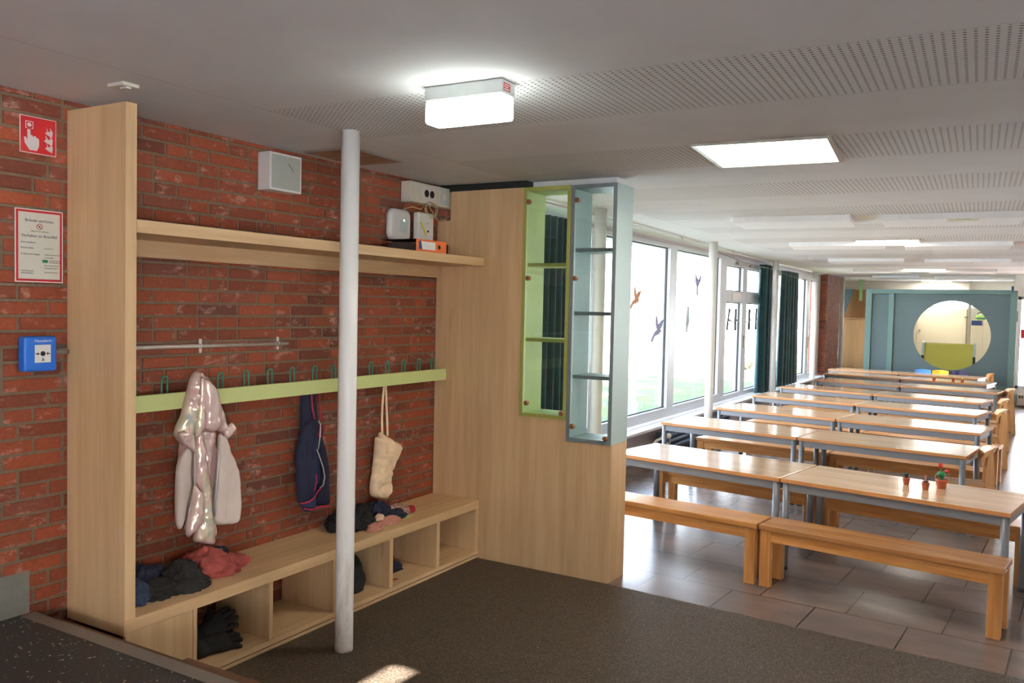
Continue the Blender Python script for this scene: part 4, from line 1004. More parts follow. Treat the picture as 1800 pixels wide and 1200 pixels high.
# access point and router
def rounded(y0, y1, z0, z1, r, n=6):
    out = []
    for (cy0, cz0, a0) in ((y1 - r, z1 - r, 0), (y0 + r, z1 - r, PI / 2), (y0 + r, z0 + r, PI), (y1 - r, z0 + r, 3 * PI / 2)):
        out += [(cy0 + r * math.cos(a0 + PI / 2 * i / n), cz0 + r * math.sin(a0 + PI / 2 * i / n)) for i in range(n + 1)]
    return out
t = thing('access_point', 'rounded white wireless access point with a green light on the brick wall', 'router')
def rr_ring(x, e): return [Vector((x, y, z)) for y, z in rounded(4.228 + e, 4.440 - e, 2.105 + e, 2.306 - e, 0.045 - e * 0.5)]
MB().ring_loft([rr_ring(-3.44, 0.006), rr_ring(-3.425, 0.0), rr_ring(-3.405, 0.0), rr_ring(-3.396, 0.010), rr_ring(-3.394, 0.02)], True, True).build('shell', 'white_plastic', t)
k = MB(); k.prism(rounded(4.318, 4.398, 2.160, 2.240, 0.012), 'x', -3.3942, -3.3932); k.build('badge', 'lamp_body', t)
MB().lathe([(0.0055, 0), (0.0055, 0.002)], (0, 0, 0), 12, True, Matrix.Translation((-3.394, 4.362, 2.236)) @ Matrix.Rotation(PI / 2, 4, 'Y')).build('status_light', 'led_green', t)
t = thing('router', 'white flat router box with a yellow tape strip standing on the orange binder', 'router')
MB().box((-3.392, 4.452, 2.103), (-3.345, 4.622, 2.302), 0.012, 3).build('shell', 'white_plastic', t)
k = MB(); k.prism([(4.462, 2.235), (4.478, 2.240), (4.545, 2.158), (4.530, 2.150)], 'x', -3.345, -3.3443); M['yellow_tape'] = plain('yellow_tape', srgb(224, 206, 60), 0.6); k.build('tape_strip', 'yellow_tape', t)
k = MB(); k.box((-3.345, 4.545, 2.175), (-3.3444, 4.565, 2.188)); k.box((-3.345, 4.548, 2.23), (-3.3444, 4.556, 2.236)); k.build('print', 'ink', t)
t = thing('binder', 'orange lever arch binder lying on the shelf with a white spine label', 'binder')
MB().box((-3.096, 4.095, 2.0185), (-3.088, 4.405, 2.094), 0.003).build('spine', 'orange', t)
MB().box((-3.37, 4.095, 2.0185), (-3.096, 4.405, 2.0215)).build('cover', 'black', t); MB().box((-3.37, 4.095, 2.091), (-3.096, 4.405, 2.094)).build('cover', 'black', t)
box('paper_block', (-3.33, 4.115, 2.0217), (-3.104, 4.395, 2.075), 'brown_black', t)
box('spine_label', (-3.0878, 4.115, 2.034), (-3.0872, 4.285, 2.082), 'white_print', t)
k = MB(); k.prism([(4.115, 2.034), (4.15, 2.034), (4.138, 2.082), (4.115, 2.082)], 'x', -3.0872, -3.0868); k.build('label_mark', 'navy_print', t)
MB().lathe([(0.013, 0), (0.013, 0.002)], (0, 0, 0), 16, True, Matrix.Translation((-3.0885, 4.325, 2.056)) @ Matrix.Rotation(PI / 2, 4, 'Y')).build('finger_hole', 'black', t)
tag(MB().box((-3.36, 4.410, 2.0185), (-3.12, 4.475, 2.088), 0.012).build('power_supply', 'black'), 'black power supply block beside the orange binder on the shelf', 'power supply')
t = thing('network_cable', 'coiled yellowish network cable hanging below the socket trunking', 'cable')
pts = []
for i in range(46):
    a = i / 45 * 4 * PI
    pts.append((-3.340 + 0.012 * math.sin(a * 0.7), 4.565 + 0.052 * math.cos(a + 2.6) + 0.03 * i / 45, 2.335 + 0.055 * math.sin(a + 2.6) * 0.9 - 0.02 * i / 45))
pts += [(-3.345, 4.65, 2.275), (-3.352, 4.70, 2.262), (-3.365, 4.76, 2.272), (-3.38, 4.84, 2.31)]
M['cable'] = plain('beige_cable', srgb(176, 164, 120), 0.5)
MB().tube([(-3.40, 4.36, 2.308), (-3.375, 4.42, 2.330), (-3.352, 4.48, 2.318)] + pts, 0.0032, 6).build('cable_line', 'cable', t)

# ------------------------------------------------------------------ garments
def resample(poly, s_):
    out = []
    n = len(poly)
    for i in range(n):       # Catmull-Rom around the closed outline
        p0, p1, p2, p3 = (Vector(poly[(i + d) % n]) for d in (-1, 0, 1, 2))
        m_ = max(1, int((p2 - p1).length / s_))
        for j in range(m_):
            u = j / m_
            out.append(0.5 * ((2 * p1) + (p2 - p0) * u + (2 * p0 - 5 * p1 + 4 * p2 - p3) * u * u + (3 * p1 - p0 - 3 * p2 + p3) * u ** 3))
    return out
def pillow(name, poly, x0, th, mat, parent, wr=0.006, seed=0, s_=0.011, back=0.4, vert=1.0, tilt=0.0):
    """Cloth volume: a (y,z) outline, puffed towards +X and a little towards the wall."""
    ol = resample(poly, s_)
    n = len(ol)
    ys = [p.x for p in ol]; zs = [p.y for p in ol]
    def dist(p):
        best = 9
        for i in range(n):
            a, b_ = ol[i], ol[(i + 1) % n]; ab = b_ - a; l2 = ab.length_squared
            tt = 0 if l2 < 1e-12 else max(0, min(1, (p - a).dot(ab) / l2))
            best = min(best, (p - a - ab * tt).length)
        return best
    def inside(p):
        c = False
        for i in range(n):
            a, b_ = ol[i], ol[(i + 1) % n]
            if (a.y > p.y) != (b_.y > p.y) and p.x < (b_.x - a.x) * (p.y - a.y) / (b_.y - a.y) + a.x: c = not c
        return c
    pts = list(ol)
    row = 0; z = min(zs)
    while z < max(zs):
        y = min(ys) + (s_ / 2 if row % 2 else 0)
        while y < max(ys):
            p = Vector((y, z))
            if inside(p) and dist(p) > s_ * 0.55: pts.append(p)
            y += s_
        z += s_ * 0.87; row += 1
    vs_, es_, fs_, *_r = delaunay_2d_cdt(pts, [(i, (i + 1) % n) for i in range(n)], [], 1, 1e-6)
    R_ = th * 1.5
    bm = bmesh.new()
    fv, bv = [], []
    zm = min(zs)
    for v_ in vs_:
        d = dist(v_)
        q = min(1.0, d / R_); h = th * math.sqrt(max(0, 1 - (1 - q) ** 2))
        w_ = wr * min(1, d / 0.012) * (noise.noise(Vector((v_.x * 22 + seed, v_.y * 22 * vert, seed * 1.7))) + 0.6 * noise.noise(Vector((v_.x * 55 + seed, v_.y * 40 * vert, 3 + seed))))
        rdg = wr * 0.7 * min(1, d / 0.015) * (0.5 - abs(noise.noise(Vector((v_.x * 30 - seed, v_.y * 14 * vert, seed + 9)))))
        xo = x0 + tilt * (v_.y - zm)
        if d < 1e-5:
            a = bm.verts.new((xo, v_.x, v_.y)); fv.append(a); bv.append(a)
        else:
            fv.append(bm.verts.new((xo + h + w_ + rdg, v_.x, v_.y))); bv.append(bm.verts.new((xo - back * h, v_.x, v_.y)))
    for f_ in fs_:
        try:
            a = bm.faces.new([fv[i] for i in f_]); a.smooth = True
            c = bm.faces.new([bv[i] for i in reversed(f_)]); c.smooth = True
        except ValueError: pass
    bmesh.ops.recalc_face_normals(bm, faces=bm.faces[:])
    me = D.meshes.new(name); bm.to_mesh(me); bm.free()
    return link(name, me, mat, parent)
def seam(name, pts, r, mat, parent): return MB().tube(pts, r, 6).build(name, mat, parent)

# pink iridescent jacket
J = thing('pink_jacket', 'shiny pale pink iridescent jacket hanging open from a hook, pale lining showing', 'jacket')
hood = [(2.703, 1.362), (2.731, 1.357), (2.766, 1.334), (2.796, 1.294), (2.827, 1.239), (2.851, 1.183), (2.874, 1.122), (2.886, 1.062), (2.884, 1.023), (2.859, 1.045), (2.816, 1.07), (2.769, 1.061), (2.716, 1.081), (2.677, 1.048), (2.649, 1.014), (2.621, 1.027), (2.588, 1.068), (2.593, 1.109), (2.62, 1.158), (2.636, 1.212), (2.658, 1.285), (2.674, 1.331)]
pillow('hood', hood, -3.335, 0.050, 'iridescent', J, 0.016, 1)
hoodin = [(2.714, 1.330), (2.755, 1.315), (2.79, 1.27), (2.812, 1.206), (2.816, 1.128), (2.808, 1.085), (2.769, 1.066), (2.722, 1.085), (2.716, 1.138), (2.709, 1.234), (2.709, 1.30)]
pillow('hood_back', hoodin, -3.290, 0.035, 'iridescent', J, 0.008, 2)
pillow('hood_rim', [(2.701, 1.36), (2.712, 1.35), (2.716, 1.23), (2.722, 1.09), (2.700, 1.075), (2.676, 1.05), (2.664, 1.10), (2.682, 1.22), (2.692, 1.31)], -3.285, 0.022, 'iridescent', J, 0.004, 3)
pillow('back_panel', [(2.70, 1.10), (2.84, 1.09), (2.86, 1.03), (2.90, 0.90), (2.88, 0.72), (2.83, 0.62), (2.72, 0.62), (2.66, 0.75), (2.66, 0.95)], -3.40, 0.035, 'iridescent', J, 0.006, 4)
pillow('collar', [(2.575, 1.084), (2.62, 1.092), (2.654, 1.089), (2.679, 1.048), (2.677, 0.973), (2.655, 0.994), (2.61, 1.028), (2.586, 1.059)], -3.300, 0.012, 'iridescent', J, 0.008, 5)
pillow('collar', [(2.853, 1.066), (2.895, 1.1), (2.927, 1.069), (2.908, 1.044), (2.877, 1.023), (2.853, 1.036)], -3.300, 0.011, 'iridescent', J, 0.007, 6)
pillow('front_flap', [(2.671, 1.002), (2.678, 0.897), (2.676, 0.812), (2.656, 0.74), (2.644, 0.667), (2.624, 0.624), (2.607, 0.627), (2.59, 0.668), (2.586, 0.781), (2.591, 0.91), (2.61, 0.963), (2.643, 1.001)], -3.325, 0.018, 'pale_lining', J, 0.010, 7, vert=0.35)
pillow('front_flap', [(2.836, 1.045), (2.884, 1.023), (2.916, 0.939), (2.948, 0.875), (2.964, 0.812), (2.971, 0.69), (2.967, 0.61), (2.945, 0.584), (2.894, 0.587), (2.821, 0.605), (2.804, 0.653), (2.806, 0.741), (2.818, 0.836), (2.827, 0.932)], -3.322, 0.020, 'pale_lining', J, 0.011, 8, vert=0.35)
pillow('sleeve', [(2.678, 0.83), (2.707, 0.797), (2.721, 0.756), (2.719, 0.661), (2.691, 0.609), (2.658, 0.593), (2.649, 0.58), (2.627, 0.604), (2.635, 0.659), (2.651, 0.712), (2.662, 0.776)], -3.300, 0.035, 'iridescent', J, 0.013, 9)
pillow('sleeve', [(2.688, 1.08), (2.728, 1.056), (2.746, 0.992), (2.764, 0.883), (2.783, 0.774), (2.792, 0.685), (2.802, 0.634), (2.809, 0.564), (2.805, 0.511), (2.75, 0.523), (2.69, 0.552), (2.694, 0.599), (2.72, 0.67), (2.721, 0.756), (2.704, 0.807), (2.68, 0.858), (2.68, 0.953)], -3.320, 0.042, 'iridescent', J, 0.009, 10)
pillow('inner_fold', [(2.745, 1.075), (2.816, 1.08), (2.84, 1.05), (2.835, 0.99), (2.818, 0.914), (2.801, 0.819), (2.789, 0.743), (2.775, 0.786), (2.760, 0.924), (2.748, 1.022)], -3.355, 0.03, 'iridescent', J, 0.007, 11)
pillow('cuff', [(2.806, 0.643), (2.845, 0.605), (2.845, 0.541), (2.815, 0.538), (2.806, 0.584)], -3.350, 0.018, 'iridescent', J, 0.004, 12)
for (y, z) in ((2.597, 1.066), (2.612, 1.045)): MB().lathe([(0.006, 0), (0.004, 0.003)], (0, 0, 0), 10, True, Matrix.Translation((-3.268, y, z)) @ Matrix.Rotation(PI / 2, 4, 'Y')).build('snap_button', 'silver_trim', J)
seam('zip', [(-3.302, 2.676, 1.0), (-3.300, 2.679, 0.90), (-3.300, 2.677, 0.81), (-3.305, 2.66, 0.74), (-3.308, 2.646, 0.67), (-3.31, 2.627, 0.622)], 0.004, 'silver_trim', J)
seam('zip', [(-3.312, 2.832, 1.03), (-3.306, 2.824, 0.93), (-3.305, 2.813, 0.83), (-3.306, 2.803, 0.74), (-3.307, 2.801, 0.65)], 0.004, 'silver_trim', J)
# navy jacket
N = thing('navy_jacket', 'dark navy soft jacket with crimson edging hanging behind the scuffed column', 'jacket')
pillow('sleeve_cap', [(3.454, 1.25), (3.496, 1.25), (3.51, 1.22), (3.555, 1.25), (3.565, 1.149), (3.578, 1.064), (3.586, 1.012), (3.573, 0.949), (3.518, 0.949), (3.456, 0.982), (3.447, 1.077)], -3.385, 0.030, 'navy_fleece', N, 0.006, 21, vert=0.5)
pillow('body_front', [(3.45, 1.027), (3.517, 1.045), (3.531, 1.018), (3.527, 0.954), (3.515, 0.873), (3.506, 0.746), (3.504, 0.657), (3.499, 0.607), (3.471, 0.593), (3.418, 0.59), (3.409, 0.617), (3.399, 0.707), (3.389, 0.803), (3.381, 0.854), (3.396, 0.902), (3.421, 0.961)], -3.360, 0.040, 'navy_fleece', N, 0.012, 22, vert=0.4)
pillow('inner_front', [(3.500, 0.956), (3.555, 0.951), (3.57, 0.84), (3.588, 0.733), (3.582, 0.682), (3.555, 0.655), (3.552, 0.61), (3.555, 0.532), (3.535, 0.518), (3.481, 0.53), (3.458, 0.554), (3.44, 0.58), (3.480, 0.604), (3.485, 0.689)], -3.375, 0.045, 'navy_light', N, 0.007, 23, vert=0.5)
pillow('sleeve', [(3.536, 0.953), (3.582, 0.948), (3.606, 0.912), (3.63, 0.857), (3.65, 0.796), (3.663, 0.721), (3.666, 0.556), (3.655, 0.532), (3.562, 0.55), (3.547, 0.617), (3.573, 0.677), (3.588, 0.733), (3.571, 0.827)], -3.375, 0.05, 'navy_fleece', N, 0.007, 24, vert=0.5)
pillow('knit_collar', [(3.592, 1.011), (3.632, 0.994), (3.625, 0.91), (3.611, 0.899), (3.593, 0.953)], -3.385, 0.02, 'crimson_knit', N, 0.003, 25)
fx = -3.305
seam('piping', [(-3.350, 3.497, 1.20), (-3.345, 3.500, 1.12), (-3.338, 3.512, 1.05)], 0.005, 'crimson_trim', N)
seam('piping', [(-3.352, 3.558, 1.19), (-3.352, 3.566, 1.12), (-3.350, 3.578, 1.03)], 0.004, 'crimson_trim', N)
seam('piping', [(fx - 0.012, 3.520, 1.04), (fx - 0.005, 3.531, 1.02), (fx - 0.005, 3.528, 0.95), (fx - 0.008, 3.518, 0.88)], 0.004, 'silver_trim', N)
seam('piping', [(fx - 0.02, 3.520, 0.88), (fx - 0.02, 3.545, 0.83), (fx - 0.02, 3.572, 0.77), (fx - 0.02, 3.586, 0.715), (fx - 0.02, 3.575, 0.67), (fx - 0.025, 3.556, 0.655)], 0.0035, 'silver_trim', N)
seam('piping', [(fx - 0.02, 3.556, 0.655), (fx - 0.02, 3.530, 0.64), (fx - 0.018, 3.50, 0.61), (fx - 0.02, 3.465, 0.594), (fx - 0.04, 3.418, 0.590)], 0.005, 'crimson_trim', N)
seam('piping', [(-3.36, 3.46, 0.553), (-3.335, 3.50, 0.540), (-3.335, 3.56, 0.548), (-3.335, 3.62, 0.537), (-3.36, 3.660, 0.532)], 0.005, 'crimson_trim', N)
seam('pocket_trim', [(-3.306, 3.497, 0.745), (-3.305, 3.496, 0.70), (-3.308, 3.488, 0.655)], 0.004, 'crimson_trim', N)
seam('piping', [(-3.335, 3.535, 0.955), (-3.325, 3.56, 0.946), (-3.335, 3.585, 0.948)], 0.005, 'crimson_trim', N)
# canvas bag
T = thing('canvas_bag', 'folded cream canvas tote bag hanging by its straps from a hook', 'bag')
pillow('bag_body', [(4.135, 0.899), (4.192, 0.872), (4.271, 0.83), (4.276, 0.79), (4.257, 0.731), (4.25, 0.65), (4.245, 0.569), (4.219, 0.466), (4.162, 0.471), (4.098, 0.493), (4.056, 0.521), (4.051, 0.582), (4.064, 0.639), (4.077, 0.717), (4.086, 0.795), (4.094, 0.869), (4.12, 0.871)], -3.385, 0.040, 'canvas', T, 0.022, 31)
pillow('side_fold', [(4.265, 0.820), (4.356, 0.785), (4.328, 0.721), (4.271, 0.647), (4.245, 0.629), (4.245, 0.731)], -3.380, 0.022, 'canvas', T, 0.006, 32)
for pts in (((4.185, 1.235), (4.160, 1.18), (4.149, 1.069), (4.146, 0.988), (4.151, 0.890)), ((4.190, 1.235), (4.180, 1.18), (4.189, 1.065), (4.198, 0.963), (4.205, 0.868))):
    k = MB()
    k.ring_loft([[Vector((-3.374 + dx, y + dy, z)) for dx, dy in ((-0.0015, -0.009), (0.0015, -0.009), (0.0015, 0.009), (-0.0015, 0.009))] for y, z in pts], True, False); k.build('strap', 'canvas', T)

# crumpled clothes
def crumple(bm_, c, r, seed, fold=0.3, base=None, sub=4, twist=0.0, squash=1.0):
    b2 = bmesh.new(); bmesh.ops.create_icosphere(b2, subdivisions=sub, radius=1.0)
    c = Vector(c); rot = Matrix.Rotation(twist, 3, 'Z')
    vm = {}
    for v_ in b2.verts:
        p = v_.co.copy()
        fine = 0.22 * (0.3 - abs(noise.noise(p * 9 + Vector((seed, 2, 5))))) + 0.35 * (0.3 - abs(noise.noise(Vector((p.x * 3.2, p.y * 6.5, p.z * 3)) + Vector((4, seed, 1)))))
        nz = noise.noise(p * 1.6 + Vector((seed, 0, 0))) * 0.5 + (0.35 - abs(noise.noise(p * 2.6 + Vector((0, seed, 0))))) * 0.9 + 0.3 * (0.3 - abs(noise.noise(p * 5.5 + Vector((0, 0, seed)))))
        q = p * (1 + fold * nz + fold * 0.8 * fine)
        if q.z < -0.25: q.z = -0.25 - 0.06 * (q.z + 0.25)
        w_ = rot @ Vector((q.x * r[0], q.y * r[1], (q.z + 0.25) * r[2] * 0.8)) + c
        if base is not None and w_.z < base: w_.z = base + 0.0003
        vm[v_] = bm_.verts.new(w_)
    for f_ in b2.faces:
        g = bm_.faces.new([vm[v_] for v_ in f_.verts]); g.smooth = True
    b2.free()
def cloth(name, label, cat, mat, lumps, group=None, base=0.3935, parent=None):
    bm_ = bmesh.new()
    for (c, r, sd, fo, tw) in lumps: crumple(bm_, c, r, sd, fo, base, 5, tw)
    bmesh.ops.recalc_face_normals(bm_, faces=bm_.faces[:])
    me = D.meshes.new(name); bm_.to_mesh(me); bm_.free()
    o = link(name, me, mat, parent)
    if label: tag(o, label, cat, group)
    return o
ZB = 0.3935
cloth('wool_hat', 'blue-grey felt hat lying against the end panel on the bench', 'hat', 'denim_blue', [((-3.24, 2.285, ZB), (0.09, 0.065, 0.10), 1.3, 0.35, 0.2)])
cloth('glove', 'black-navy glove lying between two hats by the brick wall', 'glove', 'navy_cloth', [((-3.345, 2.43, ZB), (0.07, 0.075, 0.10), 2.1, 0.5, 0.5), ((-3.36, 2.50, ZB), (0.05, 0.06, 0.07), 3.7, 0.5, 0.1)])
cloth('felt_hat', 'dark charcoal felt hat with folded brim on the bench', 'hat', 'charcoal', [((-3.225, 2.42, ZB), (0.085, 0.10, 0.055), 4.4, 0.4, 0.3), ((-3.245, 2.565, ZB), (0.085, 0.080, 0.105), 5.8, 0.35, 0.6), ((-3.20, 2.55, ZB), (0.095, 0.115, 0.045), 6.2, 0.3, 0.2)])
cloth('coral_trousers', 'crumpled coral pink trousers on the bench below the pink jacket', 'trousers', 'coral', [((-3.30, 2.745, ZB), (0.10, 0.105, 0.105), 7.1, 0.45, 0.4), ((-3.255, 2.80, ZB), (0.085, 0.10, 0.07), 8.4, 0.45, 0.1), ((-3.295, 2.90, ZB), (0.075, 0.075, 0.05), 9.9, 0.4, 0.9)])
cloth('navy_hat', 'small dark navy hat tucked on the coral trousers', 'hat', 'navy_cloth', [((-3.345, 2.845, ZB + 0.045), (0.045, 0.07, 0.045), 10.3, 0.3, 0.2)])
# second pile
pp = MB(); pp.box((-3.19, 3.78, ZB), (-3.10, 3.99, ZB + 0.001)); tag(pp.build('paper_sheet', 'green_paper'), 'pale green paper sheet under the pink mittens on the bench', 'paper')
pp = MB(); pp.box((-3.24, 4.03, ZB), (-3.15, 4.20, ZB + 0.001)); tag(pp.build('paper_sheet', 'green_paper'), 'pale green paper sheet sticking out under the patterned scarf', 'paper')
cloth('black_garment', 'black-brown crumpled garment on the bench behind the scuffed column', 'garment', 'black_cloth', [((-3.30, 3.76, ZB), (0.105, 0.13, 0.115), 11.7, 0.45, 0.3), ((-3.24, 3.82, ZB), (0.08, 0.09, 0.08), 12.2, 0.4, 0.8), ((-3.33, 3.92, ZB), (0.07, 0.09, 0.09), 12.9, 0.45, 0.8)])
cloth('beige_hat', 'small beige knit bit peeking from the black garment', 'hat', 'beige_cloth', [((-3.185, 3.905, ZB + 0.012), (0.035, 0.045, 0.05), 13.3, 0.25, 0.4)])
cloth('mittens', 'dusty pink fleece mittens at the front edge of the bench', 'mittens', 'dusty_pink', [((-3.145, 3.83, ZB + 0.001), (0.040, 0.085, 0.035), 14.5, 0.35, 0.2), ((-3.15, 3.94, ZB + 0.001), (0.038, 0.085, 0.045), 15.1, 0.35, -0.15)])
cloth('navy_sweater', 'dark navy crumpled sweater between the black garment and the scarf', 'sweater', 'navy_cloth', [((-3.29, 4.02, ZB), (0.08, 0.085, 0.10), 16.6, 0.45, 0.3), ((-3.22, 4.06, ZB + 0.001), (0.06, 0.12, 0.05), 17.2, 0.4, 0.1)])
sc = cloth('patterned_scarf', 'patterned brown scarf with cherry lining at the end of the clothes pile', 'scarf', 'scarf', [((-3.29, 4.17, ZB), (0.045, 0.13, 0.05), 18.8, 0.35, 0.15), ((-3.24, 4.20, ZB + 0.001), (0.04, 0.10, 0.04), 19.4, 0.4, 0.2)])
cloth('lining', None, None, 'cherry', [((-3.225, 4.262, ZB + 0.006), (0.026, 0.040, 0.035), 20.1, 0.2, 0.2)], None, ZB, sc)
# gloves in the first cubby: palm, cuff and five fingers
def glove(label, loc, rz, tilt, s_=1.0):
    bm_ = bmesh.new()
    k = MB(); k.bm = bm_
    def cap(p0, p1, r0, r1, n=10):
        p0, p1 = Vector(p0), Vector(p1); d = p1 - p0
        st = [(-0.6, 0.5), (-0.3, 0.86), (0, 1)]
        pts = [p0 - d.normalized() * r0 * 0.8, p0 - d.normalized() * r0 * 0.4, p0, p0 + d * 0.5, p1, p1 + d.normalized() * r1 * 0.5, p1 + d.normalized() * r1 * 0.85]
        rad = [r0 * 0.5, r0 * 0.86, r0, (r0 + r1) / 2 * 0.98, r1, r1 * 0.82, r1 * 0.4]
        k.tube(pts, 1, n, True, rad)
    rings = []
    for (x, wy, hz) in ((-0.085, 0.048, 0.028), (-0.05, 0.046, 0.026), (-0.02, 0.040, 0.022), (0.0, 0.044, 0.026), (0.04, 0.052, 0.030), (0.075, 0.052, 0.026), (0.09, 0.042, 0.016)):
        rings.append([Vector((x, wy * math.copysign(abs(math.cos(a)) ** 0.8, math.cos(a)), hz * math.copysign(abs(math.sin(a)) ** 0.8, math.sin(a)))) for a in [2 * PI * i / 18 for i in range(18)]])
    k.ring_loft(rings, True, True)
    for i, (y, ln, dz) in enumerate(((0.040, 0.062, 0.0), (0.014, 0.074, 0.006), (-0.013, 0.070, 0.006), (-0.039, 0.052, 0.0))):
        cap((0.075, y, 0), (0.075 + ln * 0.62, y * 1.18, dz), 0.0155, 0.014); cap((0.075 + ln * 0.62, y * 1.18, dz), (0.075 + ln, y * 1.22, dz - 0.016), 0.0145, 0.0125)
    cap((0.015, 0.040, 0.0), (0.060, 0.078, -0.004), 0.017, 0.0135)
    k.tube([(-0.022, 0.041 * math.cos(a), 0.023 * math.sin(a)) for a in [2 * PI * i / 16 for i in range(17)]], 0.003, 6)
    mt_ = Matrix.Translation(loc) @ Matrix.Rotation(rz, 4, 'Z') @ Matrix.Rotation(tilt[1], 4, 'Y') @ Matrix.Rotation(tilt[0], 4, 'X') @ Matrix.Scale(s_, 4)
    bmesh.ops.transform(bm_, matrix=mt_, verts=bm_.verts[:])
    return tag(k.build('winter_glove', 'black_cloth'), label, 'glove', 'black winter gloves in the first cubby')
glove('black padded winter glove lying at the front of the first cubby', (-3.165, 2.665, 0.094), math.radians(80), (0.45, 0.0), 1.02)
glove('black padded winter glove leaning behind the other in the first cubby', (-3.235, 2.70, 0.135), math.radians(72), (0.7, -0.35), 1.0)
cloth('black_bag', 'round black bag stuffed in the cubby behind the scuffed column', 'bag', 'black_cloth', [((-3.26, 3.665, 0.0555), (0.12, 0.145, 0.21), 22.0, 0.12, 0.0)], None, 0.0555)
k = MB()     # slipper: sole and rounded upper
rings = []
for (y, wx, hz) in ((3.93, 0.024, 0.035), (3.96, 0.036, 0.062), (4.02, 0.037, 0.066), (4.08, 0.040, 0.062), (4.13, 0.043, 0.055), (4.165, 0.036, 0.044), (4.182, 0.018, 0.028)):
    rings.append([Vector((-3.245 + wx * math.cos(a), y, 0.0565 + max(0.0, hz * (0.5 + 0.5 * math.sin(a)) if math.sin(a) > -0.6 else 0.0))) for a in [2 * PI * i / 18 for i in range(18)]])
k.ring_loft(rings, True, True); sh = k.build('slipper', 'navy_cloth')
tag(sh, 'dark navy slipper in the fourth cubby', 'shoe'); MB().box((-3.286, 3.935, 0.0555), (-3.204, 4.17, 0.063), 0.004).build('sole', 'black', sh)
tag(MB().box((-3.135, 3.965, 0.0555), (-3.113, 4.005, 0.058), 0.0008).build('paper_scrap', 'red_sign'), 'tiny red paper scrap on the floor of the fourth cubby', 'paper')

# ------------------------------------------------------------------ teal booth and what stands behind it
TY = 18.40
t = thing('reading_booth', 'big teal booth wall with a large round opening at the hall end', 'booth', (0, 0, 0))
k = MB()
for lo, hi in (((-2.582, TY, 0), (-2.472, TY + 0.12, 2.215)), ((-2.156, TY, 0), (-2.063, TY + 0.12, 2.125)), ((-0.064, TY, 0), (0.045, TY + 0.12, 2.20)), ((-2.472, TY, 2.125), (-0.064, TY + 0.12, 2.208)), ((-2.063, TY, 0.335), (-0.064, TY + 0.12, 0.40))): k.box(lo, hi, 0.003)
k.build('frame', 'teal', t)
box('side_panel', (-2.472, TY + 0.03, 0.0), (-2.156, TY + 0.06, 2.125), 'teal_dark', t)
box('lower_panel', (-2.063, TY + 0.06, 0.0), (-0.064, TY + 0.09, 0.335), 'teal_dark', t)
def holed_plate(k, x0, x1, z0, z1, cx, cz, r, y0, y1, n=64):
    """Rectangular plate with a round hole, walls of the hole included."""
    def outer(a):
        c, s_ = math.cos(a), math.sin(a)
        ts = [((x1 if c > 0 else x0) - cx) / c if abs(c) > 1e-9 else 1e9, ((z1 if s_ > 0 else z0) - cz) / s_ if abs(s_) > 1e-9 else 1e9]
        q = min(ts); return (cx + c * q, cz + s_ * q)
    an = [2 * PI * i / n for i in range(n)] + [math.atan2(zz - cz, xx - cx) % (2 * PI) for xx in (x0, x1) for zz in (z0, z1)]
    an = sorted(set(round(a, 6) for a in an)); m_ = len(an)
    O = [outer(a) for a in an]; I = [(cx + r * math.cos(a), cz + r * math.sin(a)) for a in an]
    rings = [[Vector((p[0], y, p[1])) for p in P_] for P_, y in ((O, y0), (I, y0), (I, y1), (O, y1))]
    k.ring_loft(rings, False, False, True)
k = MB(); holed_plate(k, -2.063, -0.064, 0.40, 2.125, -1.028, 1.325, 0.667, TY + 0.03, TY + 0.07); k.build('round_window_panel', 'teal_dark', t)
box('top_block', (-0.06, TY, 2.20), (-0.02, TY + 0.06, 2.28), 'navy_print', t)
MB().lathe([(0.10, 0), (0.10, 0.02)], (0, 0, 0), 24, True, Matrix.Translation((0.046, TY + 0.06, 1.72)) @ Matrix.Rotation(PI / 2, 4, 'Y') ).build('round_plate', 'nosing', t)
# olive sofa in the booth
t = thing('booth_sofa', 'olive green high-backed sofa with pale curved side pieces inside the booth opening', 'sofa', (0, 0, 0))
k = MB()
prof = [(19.95, 0.05), (20.02, 0.7), (20.06, 1.0), (20.10, 1.10), (20.16, 1.125), (20.24, 1.10), (20.28, 1.0), (20.24, 0.5), (20.75, 0.45), (20.75, 0.05)]
k.prism(prof, 'x', -1.62, -0.70); k.build('upholstery', 'olive_sofa', t)
for x0, x1 in ((-1.665, -1.62), (-0.70, -0.655)):
    k = MB(); k.prism([(19.93, 0.02), (19.99, 0.7), (20.03, 1.02), (20.08, 1.13), (20.18, 1.15), (20.32, 1.08), (20.34, 0.6), (20.78, 0.5), (20.78, 0.02)], 'x', x0, x1); k.build('side_cheek', 'blue_case', t)
    k = MB(); k.prism([(19.922, 0.3), (19.982, 0.72), (20.0, 0.86), (20.0, 0.72)], 'x', x0 - 0.002, x1 + 0.002); k.build('side_band', 'black', t)
